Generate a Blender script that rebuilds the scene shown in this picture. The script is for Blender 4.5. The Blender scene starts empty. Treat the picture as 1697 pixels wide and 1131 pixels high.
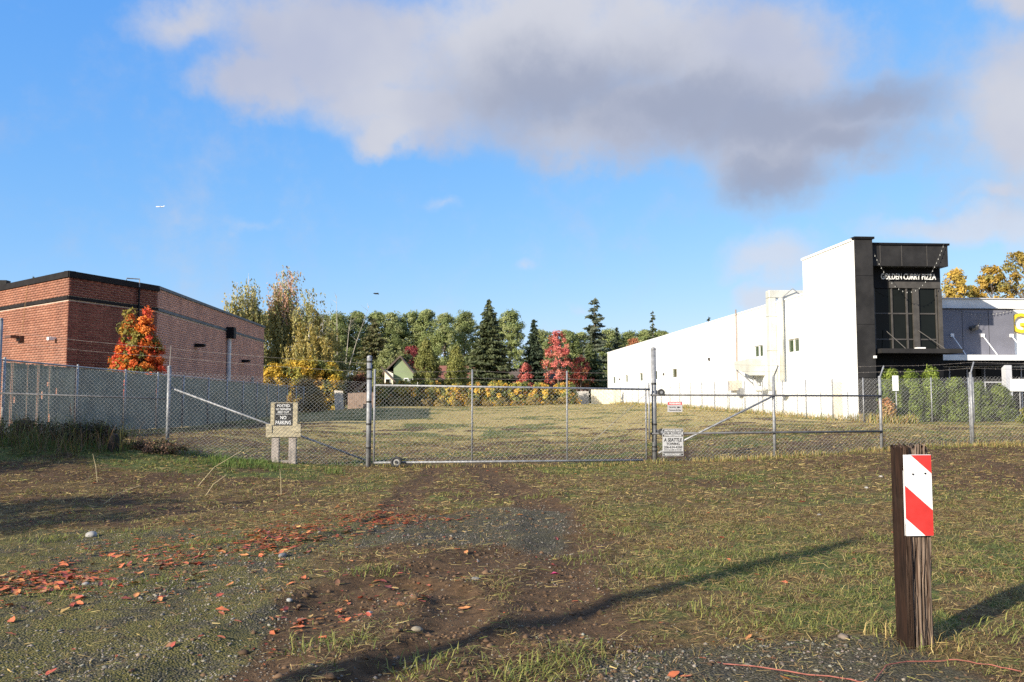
import bpy, math, random
import numpy as np
from mathutils import Vector, Matrix

R = math.radians
sc = bpy.context.scene
sc.render.engine = 'CYCLES'
COL = sc.collection

# ------------------------------------------------------------------ camera
cam_d = bpy.data.cameras.new('camera')
cam_d.sensor_width = 36.0
cam_d.lens = 29.06
cam_d.clip_start = 0.05
cam_d.clip_end = 20000
cam = bpy.data.objects.new('camera', cam_d)
COL.objects.link(cam)
cam.location = (0, 0, 1.6)
cam.rotation_euler = (R(90 + 3.97), 0, R(-3.9))
sc.camera = cam

# ------------------------------------------------------------------ light
SUN_EL = 22.0
SUN_TO = 51.2                     # azimuth (from +Y towards +X) that the light travels to
sun_d = bpy.data.lights.new('sun', 'SUN')
sun_d.energy = 5.0
sun_d.angle = R(0.5)
sun_d.color = (1.0, 0.91, 0.76)
sun = bpy.data.objects.new('sun', sun_d)
COL.objects.link(sun)
dx, dy = math.sin(R(SUN_TO)), math.cos(R(SUN_TO))
ldir = Vector((dx * math.cos(R(SUN_EL)), dy * math.cos(R(SUN_EL)), -math.sin(R(SUN_EL))))
sun.rotation_euler = ldir.to_track_quat('-Z', 'Y').to_euler()
sun.location = (-30, -25, 30)

sc.view_settings.view_transform = 'Standard'
sc.view_settings.look = 'None'
sc.view_settings.exposure = 0.9
sc.view_settings.gamma = 1.0
sc.view_settings.use_curve_mapping = False
sc.cycles.use_denoising = False
sc.cycles.max_bounces = 6
sc.cycles.transparent_max_bounces = 8

# ------------------------------------------------------------------ sky
world = bpy.data.worlds.new('World')
sc.world = world
world.use_nodes = True
wt = world.node_tree
wt.nodes.clear()


def N(t, kind, **kw):
    n = t.nodes.new(kind)
    for k, v in kw.items():
        setattr(n, k, v)
    return n


def setin(n, i, v):
    n.inputs[i].default_value = v


class G:
    """small node-graph helper"""
    def __init__(self, tree):
        self.t = tree

    def put(self, sock, v):
        if hasattr(v, 'is_linked') or isinstance(v, bpy.types.NodeSocket):
            self.t.links.new(v, sock)
        elif v is not None:
            if sock.type == 'RGBA' and len(v) == 3:
                v = (*v, 1)
            sock.default_value = v

    def m(self, op, a, b=None, c=None, clamp=False):
        n = N(self.t, 'ShaderNodeMath', operation=op, use_clamp=clamp)
        self.put(n.inputs[0], a)
        if b is not None: self.put(n.inputs[1], b)
        if c is not None: self.put(n.inputs[2], c)
        return n.outputs[0]

    def v(self, op, a, b=None, out=0):
        n = N(self.t, 'ShaderNodeVectorMath', operation=op)
        self.put(n.inputs[0], a)
        if b is not None: self.put(n.inputs['Scale'] if op == 'SCALE' else n.inputs[1], b)
        return n.outputs[out]

    def mix(self, f, a, b, blend='MIX'):
        n = N(self.t, 'ShaderNodeMix', data_type='RGBA', blend_type=blend)
        self.put(n.inputs[0], f); self.put(n.inputs[6], a); self.put(n.inputs[7], b)
        return n.outputs[2]

    def noise(self, vec, scale, detail=4, rough=0.55, out=0, dist=0.0):
        n = N(self.t, 'ShaderNodeTexNoise')
        if vec is not None: self.put(n.inputs['Vector'], vec)
        setin(n, 'Scale', scale); setin(n, 'Detail', detail); setin(n, 'Roughness', rough); setin(n, 'Distortion', dist)
        return n.outputs[out]

    def step(self, x, a, b, lo=0.0, hi=1.0):
        n = N(self.t, 'ShaderNodeMapRange', interpolation_type='SMOOTHSTEP')
        self.put(n.inputs[0], x)
        setin(n, 1, a); setin(n, 2, b); setin(n, 3, lo); setin(n, 4, hi)
        return n.outputs[0]

    def comb(self, x, y, z=0.0):
        n = N(self.t, 'ShaderNodeCombineXYZ')
        self.put(n.inputs[0], x); self.put(n.inputs[1], y); self.put(n.inputs[2], z)
        return n.outputs[0]


def build_sky():
    g = G(wt)
    out = N(wt, 'ShaderNodeOutputWorld')
    bg = N(wt, 'ShaderNodeBackground')
    sky = N(wt, 'ShaderNodeTexSky', sky_type='NISHITA')
    sky.sun_disc = False
    sky.sun_elevation = R(SUN_EL)
    sky.sun_rotation = R(SUN_TO + 180)
    sky.altitude = 0
    sky.air_density = 1.0
    sky.dust_density = 0.3
    sky.ozone_density = 2.5
    tc = N(wt, 'ShaderNodeTexCoord')
    d = tc.outputs['Generated']
    sp = N(wt, 'ShaderNodeSeparateXYZ')
    wt.links.new(d, sp.inputs[0])
    az = g.m('ARCTAN2', sp.outputs[0], sp.outputs[1])
    el = g.m('ARCSINE', sp.outputs[2])
    n1 = g.noise(d, 3.2, 6, 0.55, out=1)
    n2 = g.noise(d, 13.0, 5, 0.6, out=1)
    w1 = g.v('SCALE', g.v('SUBTRACT', n1, (0.5, 0.5, 0.5)), 0.13)
    w2 = g.v('SCALE', g.v('SUBTRACT', n2, (0.5, 0.5, 0.5)), 0.060)
    uv = g.v('ADD', g.v('ADD', g.comb(az, el, 0.0), w1), w2)
    flat = g.v('MULTIPLY', uv, (1, 1, 0))

    def blob(u, v, a, b, amp=1.0):
        q = g.v('MULTIPLY', g.v('SUBTRACT', flat, (u, v, 0)), (1 / a, 1 / b, 0))
        ln = g.v('LENGTH', q, out=1)
        return g.m('MULTIPLY', g.m('SUBTRACT', 1.0, ln), amp)

    def union(bl, k=0.12):
        r = blob(*bl[0])
        for b in bl[1:]:
            r = g.m('SMOOTH_MAX', r, blob(*b), k)
        return r
    # bright masses, thick grey masses, thin wisps (azimuth, elevation, half sizes)
    bright = union([(-.32, .412, .10, .034, .55), (-.13, .405, .23, .10), (-.24, .355, .10, .050), (-.07, .335, .15, .065), (-.09, .300, .08, .034), (.12, .40, .33, .125), (.34, .37, .20, .10), (.20, .315, .20, .06), (.41, .285, .16, .065), (.64, .285, .13, .13, .85), (.63, .425, .055, .04)], .22)
    thick = union([(.13, .350, .20, .080), (.25, .318, .20, .060), (.38, .30, .17, .060), (.48, .312, .11, .042), (.385, .245, .10, .046), (.45, .275, .13, .044)], .22)
    wisp = union([(.385, .165, .085, .038, 1.3), (.385, .122, .055, .032, 1.3), (.60, .172, .15, .028, 1.2), (.084, .160, .020, .012, .6), (.150, .119, .030, .013, .6), (-.027, .228, .034, .014, .55), (-.218, .205, .030, .012, .4), (.60, .205, .05, .012)])
    # broken cloud over the unseen sky too, cover increased to whiten the ambient light
    gen = g.m('SUBTRACT', g.noise(g.v('MULTIPLY', d, (1, 1, 2.2)), 2.3, 5, 0.55), 0.44)
    far = g.m('MAXIMUM', g.step(g.m('ABSOLUTE', az), 0.72, 1.0), g.step(el, 0.46, 0.62))
    gen = g.m('MULTIPLY', g.m('MULTIPLY', gen, 4.0), far)
    fine = g.m('ADD', g.m('MULTIPLY', g.m('SUBTRACT', g.noise(d, 6.0, 8, 0.62), 0.5), 0.85), g.m('MULTIPLY', g.m('SUBTRACT', g.noise(d, 24.0, 6, 0.6), 0.5), 0.30))
    cb = g.m('ADD', g.m('MAXIMUM', bright, gen), fine)
    ct = g.m('ADD', g.m('MULTIPLY', thick, 1.25), g.m('MULTIPLY', fine, 0.75))
    cw = g.m('ADD', wisp, fine)
    ab = g.step(cb, -0.06, 0.66, 0, 0.95)
    at_ = g.step(ct, -0.30, 1.15, 0, 0.90)
    aw = g.step(cw, 0.0, 1.0, 0, 0.75)
    tone = g.step(g.noise(d, 5.0, 4, 0.5), 0.3, 0.7)
    cbright = g.mix(tone, (2.9, 3.1, 3.9), (3.85, 3.9, 4.25))
    cgrey = g.mix(g.step(ct, -0.1, 1.0), (2.75, 2.95, 3.6), (1.98, 2.26, 3.05))
    raw = N(wt, 'ShaderNodeSeparateColor')
    wt.links.new(g.mix(1.0, sky.outputs[0], (0.74, 0.96, 1.30), 'MULTIPLY'), raw.inputs[0])
    cc = N(wt, 'ShaderNodeCombineColor')
    for ch, (k_, p_) in enumerate(((1.02, .93), (1.69, .56), (4.0, .20))):
        wt.links.new(g.m('MULTIPLY', g.m('POWER', g.m('MAXIMUM', raw.outputs[ch], 0.001), p_), k_), cc.inputs[ch])
    base = cc.outputs[0]
    # the air is brighter and paler low down
    c = g.mix(aw, base, (4.1, 4.2, 4.7))
    c = g.mix(ab, c, cbright)
    c = g.mix(at_, c, cgrey)
    wt.links.new(c, bg.inputs[0])
    bg.inputs[1].default_value = 0.093
    wt.links.new(bg.outputs[0], out.inputs[0])


build_sky()

# ------------------------------------------------------------------ numeric helpers
rng = np.random.default_rng(7)
random.seed(7)


def sstep(a, b, x):
    t = np.clip((np.asarray(x, float) - a) / (b - a), 0, 1)
    return t * t * (3 - 2 * t)


_LAT = np.random.default_rng(3).random((256, 256))


def vnoise(x, y, s, seed=0):
    x = np.asarray(x, float) * s + seed * 17.3
    y = np.asarray(y, float) * s + seed * 9.7
    xi, yi = np.floor(x).astype(int), np.floor(y).astype(int)
    fx, fy = x - xi, y - yi
    fx, fy = fx * fx * (3 - 2 * fx), fy * fy * (3 - 2 * fy)
    a = _LAT[xi & 255, yi & 255]; b = _LAT[(xi + 1) & 255, yi & 255]
    c = _LAT[xi & 255, (yi + 1) & 255]; d = _LAT[(xi + 1) & 255, (yi + 1) & 255]
    return (a * (1 - fx) + b * fx) * (1 - fy) + (c * (1 - fx) + d * fx) * fy


def fbm(x, y, s, o=4, seed=0, rough=0.5):
    r, a, t = 0, 1.0, 0
    for k in range(o):
        r = r + a * vnoise(x, y, s * 2 ** k, seed + k)
        t += a
        a *= rough
    return r / t


def seg_dist(x, y, path):
    best = np.full(np.shape(x), 1e9)
    for (ax, ay), (bx, by) in zip(path[:-1], path[1:]):
        vx, vy = bx - ax, by - ay
        t = np.clip(((x - ax) * vx + (y - ay) * vy) / (vx * vx + vy * vy), 0, 1)
        best = np.minimum(best, np.hypot(x - ax - t * vx, y - ay - t * vy))
    return best


# wheel ruts across the entrance
RUTS = [([(-1.75, 4.0), (-1.44, 4.9), (-1.19, 6.0), (-.76, 6.97), (-.02, 7.87), (.79, 8.73), (1.41, 9.43)], .40, .065),
        ([(-.62, 4.0), (-.45, 4.83), (-.13, 5.65), (.05, 6.42), (-.07, 7.0), (-.35, 7.35)], .24, .065),
        ([(.75, 5.8), (.9, 6.56), (1.05, 7.8), (1.18, 9.25), (1.25, 11.0), (1.19, 13.05), (.61, 18.5), (.2, 22.0)], .34, .04),
        ([(-.8, 9.3), (-.95, 11.2), (-.8, 14.0), (-.45, 18.5), (-.6, 22.0)], .20, .02),
        ([(-1.9, 8.6), (-1.55, 9.6), (-1.2, 10.3), (-.9, 11.6)], .12, .035)]


def rut_field(x, y):
    wx = x + 0.28 * (fbm(x, y, 1.3, 3, 5) - .5)
    wy = y + 0.28 * (fbm(x, y, 1.3, 3, 8) - .5)
    dep = np.zeros(np.shape(x)); m = np.zeros(np.shape(x))
    for path, w, h in RUTS:
        d = seg_dist(wx, wy, path)
        dep = dep - h * .5 * (1 - sstep(w * .35, w * 1.1, d)) * (.4 + 1.2 * fbm(x, y, 1.1, 2, 6)) + h * .4 * np.exp(-((d - w * 1.25) / (w * .35)) ** 2)
        m = np.maximum(m, 1 - sstep(w * .7, w * 1.7, d))
    return dep, m


def gz0(x, y):
    x = np.asarray(x, float); y = np.asarray(y, float)
    right = .45 * sstep(2, 14, x) * sstep(8, 19, y) * (1 - .6 * sstep(45, 105, y))
    left = .48 * sstep(-2.6, -8.5, x) * sstep(12, 18.6, y) * (1 - .75 * sstep(24, 45, y))
    mound = .30 * np.exp(-(((x + 9.0) / 1.9) ** 2 + ((y - 18.6) / 1.0) ** 2))
    lot = .75 * sstep(22, 95, y) * (.35 + .65 * sstep(-16, -5, x))
    return right + left + mound + lot


def gz(x, y, fine=True):
    x = np.asarray(x, float); y = np.asarray(y, float)
    z = gz0(x, y) + .10 * (fbm(x, y, .35, 3, 1) - .5) * sstep(4, 10, y)
    if fine:
        near = 1 - sstep(25, 60, y)
        z = z + near * (.065 * (fbm(x, y, 2.2, 5, 2, .6) - .5) + rut_field(x, y)[0])
    return z


def gzf(x, y):
    return float(gz(np.array([x]), np.array([y]))[0])


def masks(x, y):
    """gravel, green, bare soil, straw: what grows or lies where"""
    n1 = fbm(x, y, .55, 4, 11); n2 = fbm(x, y, 1.6, 4, 12); n3 = fbm(x, y, .25, 3, 13)
    wob = (n1 - .5) * 1.6 + (n2 - .5) * .5
    rut = rut_field(x, y)[1]
    # compacted mossy gravel at the lower left, stone patches along the drive
    gl = sstep(.35, -.35, x + 1.35 + wob * .55) * sstep(-4.6, -3.3, x + .30 * (y - 5) + wob) * sstep(11.6, 9.6, y + wob)
    gl = np.maximum(gl, sstep(6.2, 5.2, y + wob * .4) * sstep(.2, -.6, x + 1.2 + wob * .3))
    gc = sstep(1.9, 1.0, np.abs(x + .1 + wob * .5)) * sstep(8.2, 9.6, y + wob * .7) * sstep(12.8, 11.2, y + wob)
    gb = sstep(5.55, 5.1, y - .2 * (x - 1.5) + wob * .25) * sstep(.5, 1.0, x + wob * .2) * sstep(3.4, 2.6, x)
    gravel = np.clip(np.maximum(np.maximum(gl, gc * .9), gb * .9), 0, 1)
    soil = sstep(1.9, .7, np.abs(x - .1 + wob * .4)) * sstep(13.5, 9.0, y + wob) * .75
    soil = np.maximum(soil, sstep(2.0, .9, np.abs(x - .7 + wob * .7)) * sstep(12.0, 14.0, y) * sstep(20.5, 19.0, y) * sstep(.36, .55, n2) * .95)
    soil = np.maximum(soil, rut)
    soil = np.maximum(soil, sstep(5.5, 9.0, x + wob) * sstep(11.5, 14.0, y + wob) * sstep(19.8, 18.6, y) * sstep(.36, .56, n2) * .95)
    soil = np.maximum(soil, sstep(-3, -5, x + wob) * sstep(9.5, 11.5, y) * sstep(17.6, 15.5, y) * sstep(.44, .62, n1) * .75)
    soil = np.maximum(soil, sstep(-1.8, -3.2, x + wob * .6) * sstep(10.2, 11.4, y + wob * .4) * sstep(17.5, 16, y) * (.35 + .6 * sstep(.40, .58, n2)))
    soil = np.maximum(soil, sstep(.60, .72, n1) * .6 * sstep(22, 18, y))
    green = sstep(.42, .58, n2) * .55
    green = np.maximum(green, sstep(1.6, 2.3, x + wob * .6) * sstep(5.2, 5.9, y) * sstep(10.5, 8.0, y + wob) * sstep(.34, .52, n2) * .95)
    green = np.maximum(green, sstep(-2.2, -3.2, x) * sstep(16.0, 17.0, y) * sstep(20.5, 19.6, y + wob * .4) * .95)
    green = np.maximum(green, sstep(-2.4, -3.0, x) * sstep(.45, .62, n1) * sstep(8.2, 9.0, y) * sstep(13, 11, y) * .9)
    for cx, cy, r in ((-2.95, 9.3, .75), (.05, 13.9, .7), (1.35, 13.6, .9), (-.75, 7.75, .35), (-.85, 5.6, .33), (3.3, 19.0, 1.3), (2.4, 18.6, 1.0), (5.2, 15.5, 1.0), (-.2, 8.2, .3)):
        green = np.maximum(green, sstep(1.0, .35, np.hypot(x - cx, (y - cy) * .8) / r + (n2 - .5) * 1.4))
    inlot = sstep(19.4, 20.4, y)
    straw = np.clip(sstep(18.5, 40, y + wob * 4) * .75 + inlot * .25, 0, 1) * (.75 + .4 * n1)
    green = green * (1 - inlot * .55) + inlot * np.maximum(.35 * sstep(-1, -6, x) * sstep(45, 30, y), .62 * sstep(.46, .66, fbm(x, y, .5, 5, 23)))
    soil = soil * (1 - inlot) + inlot * sstep(.50, .66, fbm(x, y * 1.2, 1.1, 5, 21)) * .95 * sstep(62, 30, y)
    soil = np.maximum(soil, inlot * sstep(-4.5, -8, x + wob) * sstep(60, 40, y) * (.35 + .6 * sstep(.38, .58, n2)))
    gravel = gravel * (1 - inlot)
    green = green * (1 - .85 * gravel) * (1 - .8 * rut)
    return np.clip(gravel, 0, 1), np.clip(green, 0, 1), np.clip(soil, 0, 1), np.clip(straw, 0, 1)


# ------------------------------------------------------------------ mesh helpers
def np_mesh(name, V, F, col=None, smooth=False):
    """V (n,3), F (m,k) -> mesh, optional per-vertex colour attribute 'col'"""
    V = np.ascontiguousarray(V, np.float32); F = np.ascontiguousarray(F, np.int32)
    me = bpy.data.meshes.new(name)
    me.vertices.add(len(V)); me.vertices.foreach_set('co', V.ravel())
    k = F.shape[1]
    me.loops.add(F.size); me.loops.foreach_set('vertex_index', F.ravel())
    me.polygons.add(len(F))
    me.polygons.foreach_set('loop_start', np.arange(len(F), dtype=np.int32) * k)
    me.polygons.foreach_set('loop_total', np.full(len(F), k, np.int32))
    if smooth:
        me.polygons.foreach_set('use_smooth', np.ones(len(F), bool))
    if col is not None:
        c = np.ones((len(V), 4), np.float32)
        c[:, :col.shape[1]] = col
        a = me.attributes.new('col', 'FLOAT_COLOR', 'POINT')
        a.data.foreach_set('color', c.ravel())
    me.update()
    me.validate()
    return me


def link(name, me, mat=None, parent=None):
    o = bpy.data.objects.new(name, me)
    COL.objects.link(o)
    if mat is not None and me is not None and not len(me.materials):
        me.materials.append(mat)
    if parent is not None:
        o.parent = parent
    return o


def empty(name, loc=(0, 0, 0), rz=0.0):
    o = bpy.data.objects.new(name, None)
    o.empty_display_size = .2
    COL.objects.link(o)
    o.location = loc
    o.rotation_euler = (0, 0, rz)
    return o


def tag(o, label=None, cat=None, group=None, kind=None):
    if label: o['label'] = label
    if cat: o['category'] = cat
    if group: o['group'] = group
    if kind: o['kind'] = kind
    return o


def copy_tree(root):
    r = root.copy(); COL.objects.link(r)
    for ch in list(root.children):
        c = ch.copy(); COL.objects.link(c); c.parent = r
        for g_ in ch.children:
            d = g_.copy(); COL.objects.link(d); d.parent = c
    return r


class MB:
    """collects simple solids for ONE mesh object"""
    def __init__(self):
        self.v, self.f = [], []

    def add(self, vs, fs):
        b = len(self.v)
        self.v += [tuple(p) for p in vs]
        self.f += [tuple(b + i for i in f) for f in fs]
        return self

    def box(self, x0, x1, y0, y1, z0, z1):
        return self.add([(x0, y0, z0), (x1, y0, z0), (x1, y1, z0), (x0, y1, z0), (x0, y0, z1), (x1, y0, z1), (x1, y1, z1), (x0, y1, z1)],
                        [(0, 3, 2, 1), (4, 5, 6, 7), (0, 1, 5, 4), (1, 2, 6, 5), (2, 3, 7, 6), (3, 0, 4, 7)])

    def obox(self, c, ax, ay, az, hx, hy, hz):
        c = Vector(c); ax = Vector(ax).normalized(); ay = Vector(ay).normalized(); az = Vector(az).normalized()
        vs = [c + ax * sx * hx + ay * sy * hy + az * sz * hz for sz in (-1, 1) for sx, sy in ((-1, -1), (1, -1), (1, 1), (-1, 1))]
        return self.add(vs, [(0, 3, 2, 1), (4, 5, 6, 7), (0, 1, 5, 4), (1, 2, 6, 5), (2, 3, 7, 6), (3, 0, 4, 7)])

    def tube(self, pts, r, n=8, cap=True):
        pts = [Vector(p) for p in pts]
        rs = r if isinstance(r, (list, tuple)) else [r] * len(pts)
        rings = []
        for i, p in enumerate(pts):
            t = (pts[min(i + 1, len(pts) - 1)] - pts[max(i - 1, 0)]).normalized()
            a = t.cross(Vector((0, 0, 1)) if abs(t.z) < .9 else Vector((0, 1, 0))).normalized()
            b = t.cross(a)
            rings.append([p + (a * math.cos(2 * math.pi * k / n) + b * math.sin(2 * math.pi * k / n)) * rs[i] for k in range(n)])
        vs = [q for ring in rings for q in ring]
        fs = [(i * n + k, i * n + (k + 1) % n, (i + 1) * n + (k + 1) % n, (i + 1) * n + k) for i in range(len(pts) - 1) for k in range(n)]
        if cap:
            fs += [tuple(range(n))[::-1], tuple((len(pts) - 1) * n + k for k in range(n))]
        return self.add(vs, fs)

    def prism(self, poly, a, b, axis='z'):
        """polygon in the plane across `axis`, extruded from a to b"""
        def P(u, v, w):
            return {'z': (u, v, w), 'y': (u, w, v), 'x': (w, u, v)}[axis]
        n = len(poly)
        vs = [P(u, v, a) for u, v in poly] + [P(u, v, b) for u, v in poly]
        fs = [tuple(range(n))[::-1], tuple(range(n, 2 * n))] + [(i, (i + 1) % n, n + (i + 1) % n, n + i) for i in range(n)]
        return self.add(vs, fs)

    def ball(self, c, r, nu=8, nv=5, sz=1.0):
        vs, fs = [], []
        for j in range(nv + 1):
            th = math.pi * j / nv
            for i in range(nu):
                ph = 2 * math.pi * i / nu
                vs.append((c[0] + r * math.sin(th) * math.cos(ph), c[1] + r * math.sin(th) * math.sin(ph), c[2] + r * sz * math.cos(th)))
        for j in range(nv):
            for i in range(nu):
                fs.append((j * nu + i, (j + 1) * nu + i, (j + 1) * nu + (i + 1) % nu, j * nu + (i + 1) % nu))
        return self.add(vs, fs)

    def mesh(self, name, smooth=False):
        me = bpy.data.meshes.new(name)
        me.from_pydata(self.v, [], self.f)
        if smooth:
            me.polygons.foreach_set('use_smooth', [True] * len(me.polygons))
        me.update()
        return me

    def build(self, name, mat, parent=None, smooth=False, bevel=0.0):
        me = self.mesh(name, smooth)
        import bmesh
        bm = bmesh.new(); bm.from_mesh(me)
        bmesh.ops.recalc_face_normals(bm, faces=bm.faces)
        if bevel:
            bmesh.ops.bevel(bm, geom=[e for e in bm.edges], offset=bevel, segments=1, affect='EDGES', clamp_overlap=True)
        bm.to_mesh(me); bm.free()
        return link(name, me, mat, parent)


# ------------------------------------------------------------------ materials
MATS = {}


def mat(name, col, rough=.8, var=.18, scale=3.0, bump=0.0, bscale=60.0, metal=0.0, spec=.4, stretch=(1, 1, 1), col2=None, sheen=0):
    if name in MATS:
        return MATS[name]
    m = bpy.data.materials.new(name)
    m.use_nodes = True
    t = m.node_tree; g = G(t)
    p = t.nodes['Principled BSDF']
    geo = N(t, 'ShaderNodeNewGeometry')
    pos = g.v('MULTIPLY', geo.outputs['Position'], stretch)
    f = g.noise(pos, scale, 5, .6)
    lo = tuple(c * (1 - var) for c in col)
    hi = col2 if col2 else tuple(min(1, c * (1 + var)) for c in col)
    c = g.mix(g.step(f, .3, .7), lo, hi)
    t.links.new(c, p.inputs['Base Color'])
    rr = g.step(g.noise(pos, scale * 2.7, 3), .25, .75, max(.02, rough - .08), min(1, rough + .08))
    t.links.new(rr, p.inputs['Roughness'])
    p.inputs['Metallic'].default_value = metal
    p.inputs['Specular IOR Level'].default_value = spec
    if bump:
        b = N(t, 'ShaderNodeBump')
        b.inputs['Strength'].default_value = bump
        b.inputs['Distance'].default_value = .02
        t.links.new(g.noise(pos, bscale, 4, .6), b.inputs['Height'])
        t.links.new(b.outputs[0], p.inputs['Normal'])
    MATS[name] = m
    return m


def foliage_mat(name, trans=.28, objvar=.12, rough=.65):
    m = bpy.data.materials.new(name); m.use_nodes = True
    t = m.node_tree; g = G(t)
    t.nodes.remove(t.nodes['Principled BSDF'])
    out = t.nodes['Material Output']
    at = N(t, 'ShaderNodeAttribute', attribute_name='col')
    oi = N(t, 'ShaderNodeObjectInfo')
    k = g.m('ADD', g.m('MULTIPLY', oi.outputs['Random'], objvar * 2), 1 - objvar)
    c = g.v('SCALE', at.outputs['Color'], k)
    d = N(t, 'ShaderNodeBsdfPrincipled')
    t.links.new(c, d.inputs['Base Color'])
    d.inputs['Roughness'].default_value = rough
    d.inputs['Specular IOR Level'].default_value = .25
    tr = N(t, 'ShaderNodeBsdfTranslucent')
    t.links.new(g.v('MULTIPLY', c, (1.15, 1.2, .8)), tr.inputs[0])
    mx = N(t, 'ShaderNodeMixShader')
    mx.inputs[0].default_value = trans
    t.links.new(d.outputs[0], mx.inputs[1]); t.links.new(tr.outputs[0], mx.inputs[2])
    t.links.new(mx.outputs[0], out.inputs[0])
    return m


def vcol_mat(name, rough=.85):
    m = bpy.data.materials.new(name); m.use_nodes = True
    t = m.node_tree
    p = t.nodes['Principled BSDF']
    at = N(t, 'ShaderNodeAttribute', attribute_name='col')
    t.links.new(at.outputs['Color'], p.inputs['Base Color'])
    p.inputs['Roughness'].default_value = rough
    p.inputs['Specular IOR Level'].default_value = .25
    return m


def glass_mat(name, tint, rough=.04):
    """a dark pane as seen from outside: mirror coat over a dim interior tint"""
    m = bpy.data.materials.new(name); m.use_nodes = True
    t = m.node_tree; g = G(t)
    p = t.nodes['Principled BSDF']
    geo = N(t, 'ShaderNodeNewGeometry')
    f = g.noise(geo.outputs['Position'], 1.3, 3)
    t.links.new(g.mix(f, tint, tuple(c * 1.8 for c in tint)), p.inputs['Base Color'])
    p.inputs['Roughness'].default_value = rough
    p.inputs['IOR'].default_value = 1.5
    p.inputs['Specular IOR Level'].default_value = .14
    return m


def brick_mat(name, cols, mort_dirt=.25):
    m = bpy.data.materials.new(name); m.use_nodes = True
    t = m.node_tree; g = G(t)
    p = t.nodes['Principled BSDF']
    geo = N(t, 'ShaderNodeNewGeometry'); oi = N(t, 'ShaderNodeObjectInfo')
    r = g.m('FRACT', g.m('ADD', geo.outputs['Random Per Island'], g.m('MULTIPLY', oi.outputs['Random'], 7.31)))
    ramp = N(t, 'ShaderNodeValToRGB')
    t.links.new(r, ramp.inputs[0])
    e = ramp.color_ramp.elements
    e[0].color = (*cols[0], 1); e[1].color = (*cols[-1], 1)
    for i, c in enumerate(cols[1:-1]):
        x = e.new((i + 1) / (len(cols) - 1)); x.color = (*c, 1)
    f = g.noise(geo.outputs['Position'], 28, 4, .65)
    c = g.mix(g.step(f, .25, .75), (.72, .72, .72), (1.18, 1.18, 1.18))
    big = g.step(g.noise(g.v('MULTIPLY', geo.outputs['Position'], (1, 1, .35)), 1.1, 4), .3, .7)
    c2 = g.mix(big, (.82, .82, .84), (1.1, 1.08, 1.05))
    t.links.new(g.v('MULTIPLY', g.v('MULTIPLY', ramp.outputs[0], c), c2), p.inputs['Base Color'])
    p.inputs['Roughness'].default_value = .9
    p.inputs['Specular IOR Level'].default_value = .2
    return m


FOL = foliage_mat('foliage')
FOLG = foliage_mat('grass_blades', .25, 0.0)
galv = mat('galvanised_steel', (.235, .24, .25), .55, .28, 9, metal=.3, spec=.4)
wire = mat('galvanised_wire', (.36, .36, .35), .55, .15, 5, metal=.25)
rustwire = mat('dull_wire', (.30, .27, .24), .7, .3, 4, metal=.2)
blackband = mat('black_strap', (.02, .02, .02), .6)
darkpipe = mat('dark_rail', (.10, .10, .105), .6, .3, 6, metal=.2)
rubber = mat('rubber', (.04, .04, .04), .8)
whitewall = mat('white_cladding', (.80, .80, .78), .7, .05, .35, bump=.15, bscale=14)
offwhite = mat('off_white_trim', (.74, .74, .72), .6, .08, 2)
ductm = mat('duct_metal', (.50, .50, .45), .5, .12, 1.2, metal=.15)
charcoal = mat('charcoal_panel', (.022, .021, .021), .6, .3, 1.3, spec=.25)
black = mat('black_cladding', (.007, .007, .008), .6, .3, 1.5, spec=.2)
bronze = mat('bronze_frame', (.062, .057, .052), .5, .2, 3)
bluegrey = mat('blue_grey_panel', (.155, .155, .185), .65, .1, .8)
lightgrey = mat('light_grey_panel', (.46, .47, .50), .6, .08, .8)
glassd = glass_mat('dark_glass', (.006, .007, .006))
glassg = glass_mat('green_glass', (.03, .045, .025))
woodpale = mat('pale_lumber', (.37, .32, .215), .85, .25, 5, bump=.3, bscale=40, stretch=(1, 1, 4))
woodgrey = mat('grey_timber', (.30, .26, .23), .9, .3, 6, bump=.4, bscale=30, stretch=(3, 3, .6))
bark = mat('bark', (.13, .105, .085), .95, .35, 6, bump=.5, bscale=20)
barkwhite = mat('birch_bark', (.55, .52, .46), .9, .25, 4, stretch=(1, 1, .6))
asphalt = mat('asphalt', (.055, .055, .058), .9, .25, 3, bump=.3, bscale=80)
redpaint = mat('red_sheeting', (.55, .035, .03), .5, .16, 9)
whitepaint = mat('white_sheeting', (.78, .78, .77), .45, .05, 3)
signblack = mat('sign_black', (.015, .015, .016), .5)
signred = mat('sign_red', (.55, .05, .05), .5)
yellowp = mat('yellow_letter', (.72, .50, .03), .5, .06, 2)

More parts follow.
